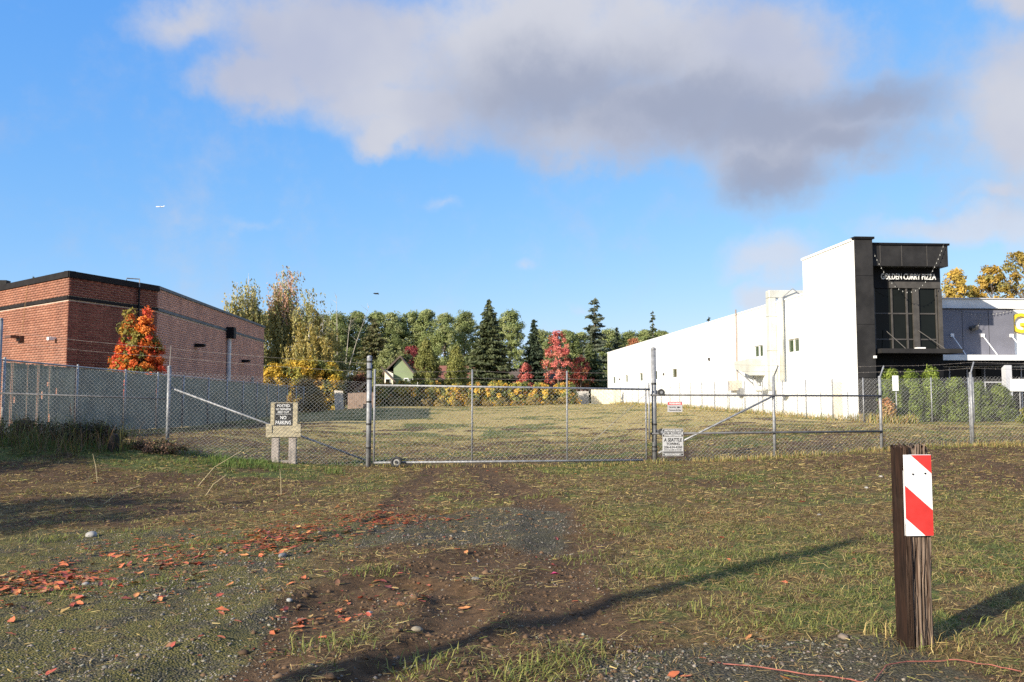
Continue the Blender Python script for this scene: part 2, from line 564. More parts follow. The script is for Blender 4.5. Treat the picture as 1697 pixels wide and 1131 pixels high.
# ------------------------------------------------------------------ ground
def ground_material():
    m = bpy.data.materials.new('ground_soil'); m.use_nodes = True
    t = m.node_tree; g = G(t)
    p = t.nodes['Principled BSDF']
    geo = N(t, 'ShaderNodeNewGeometry'); P = geo.outputs['Position']
    at = N(t, 'ShaderNodeAttribute', attribute_name='col')
    sp = N(t, 'ShaderNodeSeparateColor'); t.links.new(at.outputs['Color'], sp.inputs[0])
    gr, gn, so = sp.outputs[0], sp.outputs[1], sp.outputs[2]
    st = at.outputs['Alpha']
    nA = g.noise(P, 2.0, 6, .65); nB = g.noise(P, 9.0, 6, .7); nC = g.noise(P, 42.0, 5, .7); nD = g.noise(P, .5, 4, .6)
    nS = g.noise(g.v('MULTIPLY', P, (1, 2.6, 1)), 5.0, 6, .7)
    thatch = g.mix(g.step(nB, .3, .7), (.105, .068, .032), (.29, .205, .085))
    thatch = g.mix(g.step(nC, .35, .7), g.v('SCALE', thatch, .42), thatch)
    tan = g.mix(g.step(nS, .3, .68), (.25, .19, .075), (.50, .39, .16))
    tan = g.mix(g.step(nD, .45, .7, 0, .55), tan, (.26, .24, .07))
    green = g.mix(g.step(nB, .3, .7), (.040, .060, .018), (.11, .14, .038))
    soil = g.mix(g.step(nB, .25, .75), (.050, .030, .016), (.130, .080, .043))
    vo = N(t, 'ShaderNodeTexVoronoi'); t.links.new(P, vo.inputs['Vector']); setin(vo, 'Scale', 62.0)
    vo2 = N(t, 'ShaderNodeTexVoronoi'); t.links.new(P, vo2.inputs['Vector']); setin(vo2, 'Scale', 26.0)
    cs = N(t, 'ShaderNodeSeparateColor'); t.links.new(vo.outputs['Color'], cs.inputs[0])
    stone = g.mix(cs.outputs[0], (.085, .074, .058), (.30, .265, .205))
    stone = g.mix(g.step(vo.outputs['Distance'], .006, .013), stone, g.v('SCALE', stone, .38))
    moss = g.mix(g.step(nC, .3, .7), (.090, .080, .026), (.19, .168, .055))
    sx = N(t, 'ShaderNodeSeparateXYZ'); t.links.new(P, sx.inputs[0])
    mossy = g.step(sx.outputs[0], -.5, -1.7, .25, 1.0)
    grav = g.mix(g.m('MULTIPLY', mossy, g.step(g.m('ADD', nA, g.m('MULTIPLY', g.m('SUBTRACT', nB, .5), .6)), .36, .56, .15, .9)), stone, moss)
    br = g.m('MULTIPLY', g.m('SUBTRACT', nB, .5), .55)
    c = g.mix(g.step(g.m('ADD', st, br), .25, .75), thatch, tan)
    c = g.mix(g.step(g.m('ADD', gn, br), .30, .75, 0, .9), c, green)
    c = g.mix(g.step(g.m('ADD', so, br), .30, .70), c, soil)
    c = g.mix(g.step(g.m('ADD', gr, g.m('MULTIPLY', br, .8)), .35, .65), c, grav)
    # thin scatter of crushed stone on the bare soil
    spk = g.m('MULTIPLY', g.step(vo2.outputs['Distance'], .010, .005), g.step(nA, .42, .6))
    c = g.mix(g.m('MULTIPLY', spk, g.step(so, .3, .8)), c, stone)
    t.links.new(c, p.inputs['Base Color'])
    p.inputs['Roughness'].default_value = .95
    p.inputs['Specular IOR Level'].default_value = .15
    hgt = g.m('ADD', g.m('MULTIPLY', nC, .5), g.m('MULTIPLY', g.m('SUBTRACT', 1.0, vo.outputs['Distance']), g.m('MULTIPLY', gr, .9)))
    hgt = g.m('ADD', hgt, g.m('MULTIPLY', nB, 1.2))
    b = N(t, 'ShaderNodeBump'); b.inputs['Strength'].default_value = .9; b.inputs['Distance'].default_value = .03
    t.links.new(hgt, b.inputs['Height']); t.links.new(b.outputs[0], p.inputs['Normal'])
    return m


def grow(a, b, s, k):
    out = [a]
    while out[-1] < b:
        out.append(out[-1] + s); s *= k
    out[-1] = b
    return out


def build_ground():
    xs = np.array([-v for v in grow(8.5, 900, .07, 1.07)][::-1][:-1] + list(np.arange(-8.5, 10.5, .06)) + grow(10.5, 900, .07, 1.07))
    ys = np.array([-v for v in grow(-1.0, 300, .2, 1.25)][::-1][:-1] + list(np.arange(1.0, 13.0, .06)) + grow(13.0, 6000, .055, 1.028))
    X, Y = np.meshgrid(xs, ys)
    x, y = X.ravel(), Y.ravel()
    z = gz(x, y)
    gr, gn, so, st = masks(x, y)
    nx, ny = len(xs), len(ys)
    idx = np.arange(nx * ny).reshape(ny, nx)
    F = np.stack([idx[:-1, :-1], idx[:-1, 1:], idx[1:, 1:], idx[1:, :-1]], -1).reshape(-1, 4)
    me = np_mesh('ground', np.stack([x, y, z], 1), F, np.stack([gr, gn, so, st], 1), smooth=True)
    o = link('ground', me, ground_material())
    tag(o, kind='structure')
    print('ground verts', len(x))


build_ground()

# ------------------------------------------------------------------ brick building
def wall_frame(P0, P1):
    a = Vector((P0[0], P0[1], 0)); b = Vector((P1[0], P1[1], 0))
    u = (b - a).normalized()
    n = Vector((u.y, -u.x, 0))          # outward normal, to the right of P0 -> P1
    return a, u, n, (b - a).length


BR_L, BR_H, JOINT = .40, .120, .022


def brick_positions(L, z0, z1, skip):
    out = []
    row = 0
    z = z0
    while z + BR_H <= z1 + .001:
        off = 0 if row % 2 == 0 else -BR_L / 2
        s = off
        while s < L - .02:
            a, b = max(s, 0) + JOINT / 2, min(s + BR_L, L) - JOINT / 2
            if b - a > .05 and not any(z < q1 and z + BR_H > q0 for q0, q1 in skip):
                out.append((a, b, z + JOINT / 2, z + BR_H - JOINT / 2))
            s += BR_L
        z += BR_H
        row += 1
    return out


def build_brick_building():
    root = tag(empty('brick_building', (-17.74, 39.0, 0)), 'single storey red brick building with black roof edge behind the slatted fence', 'building')
    inv = Matrix.Translation((17.74, -39.0, 0))
    mort_a = mat('mortar', (.48, .40, .33), .95, .2, 4)
    mort_b = mat('mortar_grey', (.40, .32, .28), .95, .2, 4)
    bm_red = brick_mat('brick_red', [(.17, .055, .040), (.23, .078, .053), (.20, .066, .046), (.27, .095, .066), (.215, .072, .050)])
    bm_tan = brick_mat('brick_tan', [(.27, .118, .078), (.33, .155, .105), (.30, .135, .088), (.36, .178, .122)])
    bm_shade_lift = brick_mat('brick_shade_lightened', [(.52, .275, .205), (.58, .32, .245), (.55, .295, .22), (.62, .35, .27)])  # lot-side brick: paler colour put in to lighten that shaded face
    cap = mat('roof_edge_metal', (.018, .016, .016), .7, .2, 2, spec=.08)
    capblue = mat('roof_edge_weathered', (.075, .082, .095), .55, .25, 2, spec=.3)
    ZT, ZB = 7.45, 0.0
    A, B, C, D_ = (-15.5, 68.0), (-15.5, 43.95), (-17.74, 39.0), (-28.2, 48.5)
    E_, = ((-28.2, 68.0),)

    def sub(o):
        o.parent = root
        o.matrix_parent_inverse = inv
        return o
    # core shell with a flat roof
    core = [(-15.52, 67.98), (-15.52, 43.97), (-17.75, 39.04), (-28.18, 48.52), (-28.18, 67.98)]
    sub(MB().prism(core, -.3, 7.36).build('wall', mort_a))
    band_z = (6.14, 6.30)
    cap_z = 7.16
    faces = [('l', D_, C, bm_tan), ('c', C, B, bm_red), ('r', B, A, bm_shade_lift)]
    for key, P0, P1, bm_ in faces:
        a, u, n, L = wall_frame(P0, P1)
        cap_z = 7.30 if key == 'r' else 7.16
        pos = brick_positions(L, 0.2, cap_z, [band_z])
        V, F = [], []
        single = []
        if key == 'c':
            vis = [q for q in pos if q[2] > 2.3]
            vis.sort(key=lambda q: abs(q[2] - 4.6))
            single = vis[:300]
            ss = set(single)
            pos = [q for q in pos if q not in ss]
        T = .012
        for s0, s1, z0, z1 in pos:
            b = len(V)
            for s, z in ((s0, z0), (s1, z0), (s1, z1), (s0, z1)):
                p = a + u * s - n * .02
                V.append((p.x, p.y, z))
            for s, z in ((s0, z0), (s1, z0), (s1, z1), (s0, z1)):
                p = a + u * s + n * T
                V.append((p.x, p.y, z))
            F += [(b + 4, b + 5, b + 6, b + 7), (b, b + 1, b + 5, b + 4), (b + 1, b + 2, b + 6, b + 5), (b + 2, b + 3, b + 7, b + 6), (b + 3, b, b + 4, b + 7)]
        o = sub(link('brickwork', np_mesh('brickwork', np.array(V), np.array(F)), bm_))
        tag(o, kind='stuff')
        cache = {}
        for s0, s1, z0, z1 in single:
            w = round(s1 - s0, 3)
            if w not in cache:
                hx, hz = w / 2, (z1 - z0) / 2
                mb = MB().obox((0, 0, 0), u, n, (0, 0, 1), hx, (.02 + T) / 2, hz)
                cache[w] = mb.mesh('brick'); cache[w].materials.append(bm_)
            p = a + u * (s0 + s1) / 2 + n * ((T - .02) / 2)
            o = link('brick', cache[w])
            o.parent = root
            o.location = (p.x + 17.74, p.y - 39.0, (z0 + z1) / 2)
        # belt course and roof edge
        cm = capblue if key == 'r' else cap
        e = .03
        mb = MB().obox(a + u * (L / 2) + Vector((0, 0, sum(band_z) / 2)) + n * .012, u, n, (0, 0, 1), L / 2 + e * .9, .045, (band_z[1] - band_z[0]) / 2 - .004)
        sub(mb.build('belt_course', cm))
        mb = MB().obox(a + u * (L / 2) + Vector((0, 0, (cap_z + ZT) / 2)) + n * -.09, u, n, (0, 0, 1), L / 2 + .06, .17, (ZT - cap_z) / 2)
        sub(mb.build('roof_edge', cm))
    # downpipe with its collector box, on the lot side
    sub(MB().tube([(-15.36, 57.2, .2), (-15.36, 57.2, 5.7)], .15, 12).build('downpipe', mat('pale_pipe', (.48, .48, .48), .5, .1, 3)))
    sub(MB().box(-15.47, -14.98, 56.9, 57.5, 5.66, 6.42).build('rainwater_box', black))
    # wall lights, lot side
    for yy, zz in ((50.4, 4.75), (61.3, 4.30)):
        sub(MB().prism([(-15.47, zz - .09), (-15.1, zz - .09), (-14.95, zz + .02), (-14.95, zz + .09), (-15.47, zz + .10)], yy - .25, yy + .25, 'y').build('wall_light', black))
    sub(MB().box(-15.47, -15.33, 63.9, 64.15, 2.7, 3.2).build('meter_box', galv))
    a, u, n, L = wall_frame(D_, C)
    p = a + u * (L - 4.9) + n * .1
    sub(MB().obox((p.x, p.y, 4.55), u, n, (0, 0, 1), .22, .10, .13).obox((p.x + n.x * .25 - u.x * .2, p.y + n.y * .25 - u.y * .2, 4.62), u, n, (0, 0, 1), .36, .25, .06).build('wall_light', mat('brown_lamp', (.10, .05, .035), .5)))
    p = a + u * (L - 1.15) + n * .12
    sub(MB().obox((p.x, p.y, 4.40), u, n, (0, 0, 1), .05, .13, .05).obox((p.x + n.x * .12, p.y + n.y * .12, 4.36), u, n, (0, 0, 1), .10, .12, .07).build('security_camera', whitepaint))
    # roof overflow pipe on the corner face
    a, u, n, L = wall_frame(C, B)
    s = .75 * L
    q = a + u * s + n * .10
    r0 = a + u * (s - .45) - n * .30
    sub(MB().tube([(r0.x, r0.y, 7.46), (r0.x + .01, r0.y, 7.62), (q.x, q.y, 7.62), (q.x, q.y, 7.2)], .035, 6).build('roof_pipe', galv))
    sub(MB().tube([(q.x, q.y, 7.2), (q.x, q.y, 5.4)], .05, 6).build('downpipe', black))
    q = a + u * .10 + n * .03
    # thin cable on the lit wall
    a, u, n, L = wall_frame(D_, C)
    q0 = a + u * (L - 4.4) + n * .06; q1 = a + u * (L - 4.85) + n * .06
    sub(MB().tube([(q0.x, q0.y, 7.2), (q1.x, q1.y, 4.7)], .012, 4).build('cable', mat('ochre_cable', (.45, .28, .12), .7)))
    # roof vent stack at the far left
    sub(MB().box(-24.6, -24.15, 45.9, 46.35, 6.9, 7.95).build('roof_vent', black))


build_brick_building()


# ------------------------------------------------------------------ walls with real openings
def wall_quads(axis, c, s0, s1, z0, z1, holes, depth):
    """flat wall in the plane axis=c, spanning s and z, with rectangular holes and reveals going `depth` along the axis"""
    mb = MB()
    S = sorted({s0, s1, *[h[0] for h in holes], *[h[1] for h in holes]})
    Z = sorted({z0, z1, *[h[2] for h in holes], *[h[3] for h in holes]})

    def P(s, z, d=0.0):
        return (c + d, s, z) if axis == 'x' else (s, c + d, z)
    for a, b in zip(S[:-1], S[1:]):
        for q, w in zip(Z[:-1], Z[1:]):
            m = ((a + b) / 2, (q + w) / 2)
            if any(h[0] < m[0] < h[1] and h[2] < m[1] < h[3] for h in holes):
                continue
            mb.add([P(a, q), P(b, q), P(b, w), P(a, w)], [(0, 1, 2, 3)])
    for a, b, q, w in holes:
        mb.add([P(a, q), P(b, q), P(b, w), P(a, w), P(a, q, depth), P(b, q, depth), P(b, w, depth), P(a, w, depth)],
               [(0, 1, 5, 4), (1, 2, 6, 5), (2, 3, 7, 6), (3, 0, 4, 7)])
    return mb


def text_mesh(body, size, extrude=.01, bold=.0, name='lettering', shear=0.0, spacing=1.0):
    cu = bpy.data.curves.new('t', 'FONT')
    cu.body = body; cu.size = size; cu.extrude = extrude; cu.offset = bold; cu.shear = shear
    cu.align_x = 'CENTER'; cu.align_y = 'CENTER'; cu.space_character = spacing
    cu.resolution_u = 3
    ob = bpy.data.objects.new('t', cu)
    COL.objects.link(ob)
    bpy.context.view_layer.update()
    me = bpy.data.meshes.new_from_object(ob.evaluated_get(bpy.context.evaluated_depsgraph_get()))
    bpy.data.objects.remove(ob); bpy.data.curves.remove(cu)
    me.name = name
    me.transform(Matrix.Rotation(math.pi / 2, 4, 'X'))     # stands upright, faces -Y
    me.materials.clear()
    return me


def fit_text(body, width, height, extrude=.004, bold=0.0, shear=0.0):
    me = text_mesh(body, 1.0, extrude, bold, shear=shear)
    co = np.empty(len(me.vertices) * 3, np.float32); me.vertices.foreach_get('co', co)
    co = co.reshape(-1, 3)
    lo, hi = co.min(0), co.max(0)
    co[:, 0] = (co[:, 0] - (lo[0] + hi[0]) / 2) * (width / (hi[0] - lo[0]))
    co[:, 2] = (co[:, 2] - (lo[2] + hi[2]) / 2) * (height / (hi[2] - lo[2]))
    me.vertices.foreach_set('co', co.ravel()); me.update()
    return me


def build_white_building():
    root = tag(empty('white_building', (19.5, 39.0, 0)), 'long white two storey building with black fronted tower on the right', 'building')
    inv = Matrix.Translation((-19.5, -39.0, 0))

    def sub(o, par=None):
        if par is None:
            o.parent = root; o.matrix_parent_inverse = inv
        else:
            o.parent = par; o.matrix_parent_inverse = (root.matrix_world @ Matrix()).inverted() if False else inv
        return o

    def child(o, par):               # sub-part: parent sits at the root's origin frame
        o.parent = par
        return o
    X0 = 19.5
    # windows in the long side wall: (y0, y1, z0, z1)
    small = [(100.1, 102.0, 3.40, 4.27), (92.8, 94.4, 3.40, 4.27), (85.3, 87.0, 3.40, 4.27), (79.0, 80.4, 3.40, 4.27), (71.9, 73.7, 3.43, 4.25)]
    big = [(51.3, 53.0, 4.25, 5.02), (45.75, 47.5, 4.25, 5.05)]
    side = wall_quads('x', X0, 45.0, 105.2, 0, 7.40, small + big, .22)
    side.box(X0 + .25, 46, 45.4, 105.2, 0, 7.30)                       # body and roof behind the skin
    side.add([(X0, 105.2, 0), (X0 + .3, 105.2, 0), (X0 + .3, 105.2, 7.4), (X0, 105.2, 7.4)], [(0, 1, 2, 3)])
    sub(side.build('side_wall', whitewall))
    sub(MB().box(X0 - .05, X0 + .35, 45.02, 105.28, 7.40, 7.50).build('roof_edge', offwhite))
    for yy in (47.9, 54.4, 60.5, 66.6, 75.5, 83.0, 90.5, 98.0):
        sub(MB().box(X0 - .004, X0 + .002, yy, yy + .03, .3, 7.38).build('panel_joint', mat('joint_grey', (.42, .42, .41), .8)))
    for i, (a, b, q, w) in enumerate(small + big):
        fr = MB()
        t = .06
        fr.box(X0 + .10, X0 + .17, a, a + t, q, w); fr.box(X0 + .10, X0 + .17, b - t, b, q, w)
        fr.box(X0 + .10, X0 + .17, a + t, b - t, q, q + t); fr.box(X0 + .10, X0 + .17, a + t, b - t, w - t, w)
        if i >= 5:
            m_ = (a + b) / 2
            fr.box(X0 + .08, X0 + .17, m_ - .07, m_ + .07, q + t, w - t)
        f = sub(fr.build('window', offwhite))
        cuts = [(a + t, b - t)] if i < 5 else [(a + t, (a + b) / 2 - .07), ((a + b) / 2 + .07, b - t)]
        for c0, c1 in cuts:
            pn = MB().box(X0 + .13, X0 + .145, c0, c1, q + t, w - t).build('pane', glassg)
            pn.parent = f; pn.matrix_parent_inverse = Matrix.Identity(4)
    # tower shell
    tw = MB()
    tw.box(X0, X0 + .9, 39.0, 45.0, 0, 9.36)
    tw.box(X0 + .9, 24.45, 40.35, 45.0, 0, 9.2)
    sub(tw.build('tower_wall', whitewall))
    sub(MB().box(X0 - .06, X0 + .9, 39.16, 45.08, 9.36, 9.48).build('roof_edge', offwhite))
    # charcoal pillar at the street corner
    sub(MB().box(X0 + .02, 20.42, 38.94, 39.28, .2, 9.42).build('corner_pillar', charcoal))
    sub(MB().box(X0 - .02, 20.50, 38.86, 39.34, 9.42, 9.53).build('pillar_cap', black))
    for zz in (2.6, 5.2, 7.6):
        sub(MB().box(X0 + .021, 20.421, 38.934, 38.94, zz, zz + .02).build('panel_joint', black))
    # recessed front
    sub(MB().box(20.42, 24.45, 39.95, 40.36, .2, 4.03).build('ground_floor_front', black))
    sub(MB().box(20.42, 24.45, 39.95, 40.35, 7.12, 8.15).build('sign_band', black))
    sub(MB().box(21.75, 24.40, 39.88, 39.95, 7.14, 7.46).build('lintel', bronze))
    sub(MB().box(20.42, 24.45, 39.24, 40.9, 8.15, 9.20).build('fascia_box', charcoal))
    sub(MB().box(20.36, 24.52, 39.17, 40.95, 9.20, 9.30).build('roof_edge', black))
    for xx in (20.95, 22.05, 23.35):
        sub(MB().box(xx, xx + .03, 39.225, 39.24, 8.16, 9.19).build('panel_joint', bronze))
    # glazing: frame members and panes
    sub(MB().box(20.42, 24.42, 40.30, 40.36, 4.035, 7.115).build('glazing_back', black))
    xs = [20.44, 20.98, 21.86, 22.62, 23.02, 24.12, 24.40]
    mull = MB()
    for xx, w in ((20.96, .06), (21.86, .07), (22.64, .08), (23.10, .30), (24.18, .06)):
        mull.box(xx - w / 2, xx + w / 2, 39.92 if w < .2 else 39.88, 40.06, 4.05, 7.12)
    mull.box(24.26, 24.45, 39.86, 40.10, 4.05, 7.12)
    win = sub(mull.build('tower_window', bronze))
    for zz in (5.82, 4.52):
        for a, b in ((20.99, 21.825), (21.895, 22.60), (22.68, 22.95), (23.25, 24.15)):
            tr = MB().box(a, b, 39.94, 40.05, zz, zz + .07).build('transom', bronze)
            tr.parent = win
    for a, b in ((20.44, 20.93), (20.99, 21.825), (21.895, 22.60), (22.68, 22.95), (23.25, 24.15)):
        for z0, z1 in ((4.08, 4.52), (4.59, 5.82), (5.89, 7.10)):
            pn = MB().box(a + .004, b - .004, 39.99, 40.01, z0 + .004, z1 - .004).build('pane', glassd)
            pn.parent = win
    # entrance canopy with two stays
    sub(MB().box(20.62, 24.72, 38.72, 39.945, 3.80, 4.02).build('canopy', charcoal))
    for xx, x2 in ((21.45, 21.9), (23.15, 23.9)):
        sub(MB().tube([(xx, 39.86, 5.0), (x2, 38.85, 4.02)], .022, 6).build('canopy_stay', bronze))
    sub(MB().box(22.6, 23.0, 39.0, 39.3, 4.02, 4.10).build('cloth_bundle', whitepaint))
    # lettering
    me = fit_text('GOLDEN CURRY PIZZA', 2.86, .30, .03, .004)
    me.materials.append(whitepaint)
    o = link('sign_lettering', me)
    o.location = (22.75 - 19.5, 39.90 - 39, 7.72)
    o.parent = root
    # right wing
    w = MB().box(24.45, 62, 43.5, 46.5, .2, 6.52)
    sub(w.build('wing_wall', whitewall))
    sub(MB().box(24.46, 62, 43.44, 46.4, 6.52, 7.06).build('wing_parapet', offwhite))
    sub(MB().box(24.46, 62, 43.36, 46.5, 7.06, 7.12).build('roof_edge', lightgrey))
    sub(MB().box(24.46, 30.55, 43.22, 43.44, 3.92, 6.46).build('wing_panel', bluegrey))
    sub(MB().box(24.46, 30.62, 43.16, 43.48, 6.46, 6.515).build('panel_cap', charcoal))
    for xx in (27.6, 29.1):
        sub(MB().box(xx, xx + .02, 43.212, 43.22, 3.95, 6.44).build('panel_joint', charcoal))
    sub(MB().box(24.50, 62, 41.9, 43.42, 3.61, 3.90).build('wing_canopy', offwhite))
    sub(MB().box(24.55, 30.5, 42.1, 43.42, 3.36, 3.605).build('canopy_soffit', black))
    for xx in (26.98, 28.72, 30.36, 32.1, 33.8):
        st = sub(MB().tube([(xx, 43.16, 5.02), (xx, 42.02, 3.91)], .028, 6).build('canopy_stay', whitepaint))
        pl = MB().box(xx - .09, xx + .09, 43.13, 43.2, 4.94, 5.12).build('stay_plate', whitepaint)
        pl.parent = st
    for xx in (29.30, 36.0):
        sub(MB().box(xx - .17, xx + .17, 42.0, 42.34, .2, 3.36).build('column', lightgrey))
    # shop glazing under the wing canopy
    gl = MB()
    xs = [24.9, 25.9, 26.9, 27.9, 28.9, 29.9, 31.0, 32.2, 33.4]
    for xx in xs:
        gl.box(xx - .03, xx + .03, 43.40, 43.495, .7, 3.30)
    gl.box(24.9, 33.4, 43.405, 43.49, 2.45, 2.52)
    f = sub(gl.build('shop_window', lightgrey))
    for a, b in zip(xs[:-1], xs[1:]):
        for z0, z1 in ((.7, 2.45), (2.52, 3.3)):
            pn = MB().box(a + .035, b - .035, 43.45, 43.47, z0 + .005, z1 - .005).build('pane', glassd)
            pn.parent = f
    # flood light on the wing panel
    sub(MB().obox((28.15, 43.05, 5.42), (1, 0, .25), (0, 1, .5), (-.25, -.5, 1), .20, .13, .09).tube([(28.1, 43.25, 5.35), (28.1, 43.05, 5.40)], .03, 6).build('flood_light', bronze))
    sub(MB().box(20.30, 20.40, 38.80, 38.94, 3.55, 3.67).build('security_camera', whitepaint))
    # yellow letter
    me = fit_text('G', .98, 1.10, .07, .012)
    me.materials.append(yellowp)
    o = link('sign_letter', me); o.parent = root
    o.location = (30.98 - 19.5, 43.41 - 39, 5.74)
    # exhaust duct up the side wall and back over the roof
    du = MB()
    du.box(X0 - .46, X0 - .02, 48.9, 49.5, 2.05, 7.715)
    du.box(X0 - .46, X0 + 6.0, 48.9, 49.5, 7.72, 8.20)
    sub(du.build('exhaust_duct', ductm, bevel=.04))
    for zz in (4.5, 6.6):
        sub(MB().box(X0 - .49, X0 - .02, 48.87, 49.53, zz, zz + .05).build('duct_flange', ductm))
    sub(MB().tube([(X0 + .1, 49.0, 7.5), (X0 + .9, 48.6, 8.25), (X0 + 1.7, 48.3, 7.5)], .035, 6).build('duct_brace', galv))
    sub(MB().tube([(X0 - .28, 47.55, 2.3), (X0 - .28, 47.55, 7.55)], .14, 14).build('vent_pipe', ductm, smooth=True))
    sub(MB().box(X0 - .55, X0 - .02, 47.25, 47.85, 1.75, 2.55).build('pipe_box', offwhite))
    # extractor hopper left of the duct
    sub(MB().prism([(51.0, 3.05), (52.6, 3.35), (53.9, 3.55), (53.9, 4.02), (51.0, 4.12)], X0 - 1.0, X0 - .02, 'x').build('extractor_hood', ductm))
    sub(MB().tube([(X0 - .5, 51.6, 3.2), (X0 - .5, 51.5, 2.6), (X0 - .5, 50.9, 2.15), (X0 - .4, 50.3, 2.25)], .17, 10).build('extractor_pipe', offwhite, smooth=True))
    sub(MB().tube([(X0 - .9, 53.8, 3.5), (X0 - .05, 52.3, 2.3)], .04, 6).build('hood_brace', galv))
    # electrical mast and boxes
    sub(MB().tube([(X0 - .12, 55.9, 2.6), (X0 - .12, 55.9, 7.75)], .045, 8).build('conduit', mat('rusty_conduit', (.25, .18, .14), .7)))
    sub(MB().box(X0 - .32, X0 - .01, 55.2, 57.3, 2.15, 2.85).build('meter_box', mat('tan_box', (.55, .47, .38), .7, .15, 2)))
    sub(MB().box(X0 - .28, X0 - .01, 54.9, 55.6, 1.75, 2.3).build('junction_box', galv))
    for yy, zz in ((62.2, 4.5), (76.2, 3.75), (97.0, 3.75)):
        sub(MB().box(X0 - .12, X0 - .01, yy, yy + .3, zz, zz + .22).build('wall_light', bronze))
    sub(MB().box(X0 - .035, X0 - .01, 40.6, 41.7, .3, 2.45).build('side_door', mat('cream_door', (.74, .66, .52), .6, .05, 2)))


build_white_building()


def string_lights(pts, nbulb, label):
    root = tag(empty('string_lights', pts[0]), label, 'string lights', 'string lights on the black tower front')
    o = Vector(pts[0])
    P = [Vector(p) - o for p in pts]
    MB().tube(P, .008, 4, False).build('cord', blackband, root)
    bulb = MB().ball((0, 0, 0), .022, 6, 4, 1.3).tube([(0, 0, .02), (0, 0, .055)], .012, 6).mesh('bulb', True)
    bulb.materials.append(mat('bulb_glass', (.34, .34, .32), .3))
    L = [0]
    for a, b in zip(P[:-1], P[1:]): L.append(L[-1] + (b - a).length)
    for k in range(nbulb):
        s = L[-1] * (k + .5) / nbulb
        i = max(j for j in range(len(L)) if L[j] <= s)
        i = min(i, len(P) - 2)
        q = P[i].lerp(P[i + 1], (s - L[i]) / (L[i + 1] - L[i]))
        b = link('bulb', bulb, None, root)
        b.location = q - Vector((0, 0, .055))
    return root


def catenary(a, b, sag, n=18):
    out = []
    for i in range(n + 1):
        t = i / n
        out.append((a[0] + (b[0] - a[0]) * t, a[1] + (b[1] - a[1]) * t, a[2] + (b[2] - a[2]) * t - sag * 4 * t * (1 - t)))
    return out


string_lights(catenary((20.55, 39.05, 8.75), (24.15, 39.05, 9.25), 2.15), 26, 'drooping string of small white bulbs across the tower front')
string_lights(catenary((27.0, 43.10, 6.47), (30.6, 43.10, 6.5), .28), 18, 'short swag of white bulbs along top of the blue grey panel')
string_lights([(28.62, 43.12, 6.3), (28.58, 43.12, 5.9), (28.42, 43.12, 5.55)], 6, 'loose end of string lights hanging on the blue grey panel')

# parking lot and white kerb before the wing
o = MB().box(20.6, 60, 37.9, 43.45, .2, .63).build('parking_lot', asphalt); tag(o, kind='structure')
o = MB().box(19.9, 60, 37.55, 37.9, .2, .74).build('kerb', offwhite); tag(o, kind='structure')


# ------------------------------------------------------------------ chain-link fences
def link_wires(P0, P1, zb0, zb1, zt0, zt1, pitch=.095, r=.0021, cuts=3):
    """woven diamond mesh between two posts as real wires: two crossing diagonal sets"""
    a = Vector((P0[0], P0[1], 0)); b = Vector((P1[0], P1[1], 0))
    L = (b - a).length; u = (b - a) / L; n = Vector((u.y, -u.x, 0))
    zb = min(zb0, zb1); zt = max(zt0, zt1); H = zt - zb
    V, F = [], []
    for sgn, off in ((1, .002), (-1, -.002)):
        k = -H if sgn > 0 else 0.0
        start = math.floor(k / pitch) * pitch
        c = start
        while c < L + H:
            # s = c + sgn*(z - zb)
            pts = []
            for i in range(cuts + 1):
                t = i / cuts
                z = zb + H * t
                s = c + sgn * (z - zb)
                pts.append((s, z))
            (s0, z0), (s1, z1) = pts[0], pts[-1]
            # clip to 0..L
            lo, hi = 0.0, 1.0
            ds = s1 - s0
            ta, tb = (0 - s0) / ds, (L - s0) / ds
            if ta > tb: ta, tb = tb, ta
            lo, hi = max(lo, ta), min(hi, tb)
            # clip to the sloping top and bottom lines
            if hi - lo > .01:
                ok = []
                for i in range(cuts + 1):
                    t = lo + (hi - lo) * i / cuts
                    s, z = s0 + ds * t, z0 + (z1 - z0) * t
                    f = s / L
                    bot, top = zb0 + (zb1 - zb0) * f, zt0 + (zt1 - zt0) * f
                    ok.append((s, min(max(z, bot), top)))
                base = len(V)
                for s, z in ok:
                    p = a + u * s + n * off
                    for q in range(3):
                        an = 2.094 * q
                        e = n * (math.cos(an) * r)
                        dz = math.sin(an) * r
                        V.append((p.x + e.x - u.x * dz * sgn * .7, p.y + e.y - u.y * dz * sgn * .7, z + dz * .7))
                for i in range(cuts):
                    for q in range(3):
                        F.append((base + i * 3 + q, base + i * 3 + (q + 1) % 3, base + (i + 1) * 3 + (q + 1) % 3, base + (i + 1) * 3 + q))
            c += pitch
    return np.array(V), np.array(F)


def fabric(root, P0, P1, zb0, zb1, zt0, zt1, m=None, pitch=.095, r=.0021):
    V, F = link_wires(P0, P1, zb0, zb1, zt0, zt1, pitch, r)
    V = V - np.array(root.location)
    o = link('chain_link_mesh', np_mesh('chain_link_mesh', V, F), m or wire, root)
    tag(o, kind='stuff')
    return o


def post(root, x, y, z0, z1, r=.03, cap=True, m=None, name='post', lean=(0, 0)):
    o0 = root.location
    mb = MB().tube([(x - o0.x, y - o0.y, z0 - o0.z - .15), (x + lean[0] - o0.x, y + lean[1] - o0.y, z1 - o0.z)], r, 12)
    p = mb.build(name, m or galv, root, smooth=True)
    if cap:
        c = MB().ball((x + lean[0] - o0.x, y + lean[1] - o0.y, z1 - o0.z), r * 1.12, 10, 6, .8).build('post_cap', m or galv, None, True)
        c.parent = p
    return p


def bar(root, name, a, b, r, m=None, n=8):
    o0 = root.location
    return MB().tube([Vector(a) - o0, Vector(b) - o0], r, n).build(name, m or galv, root, smooth=True)


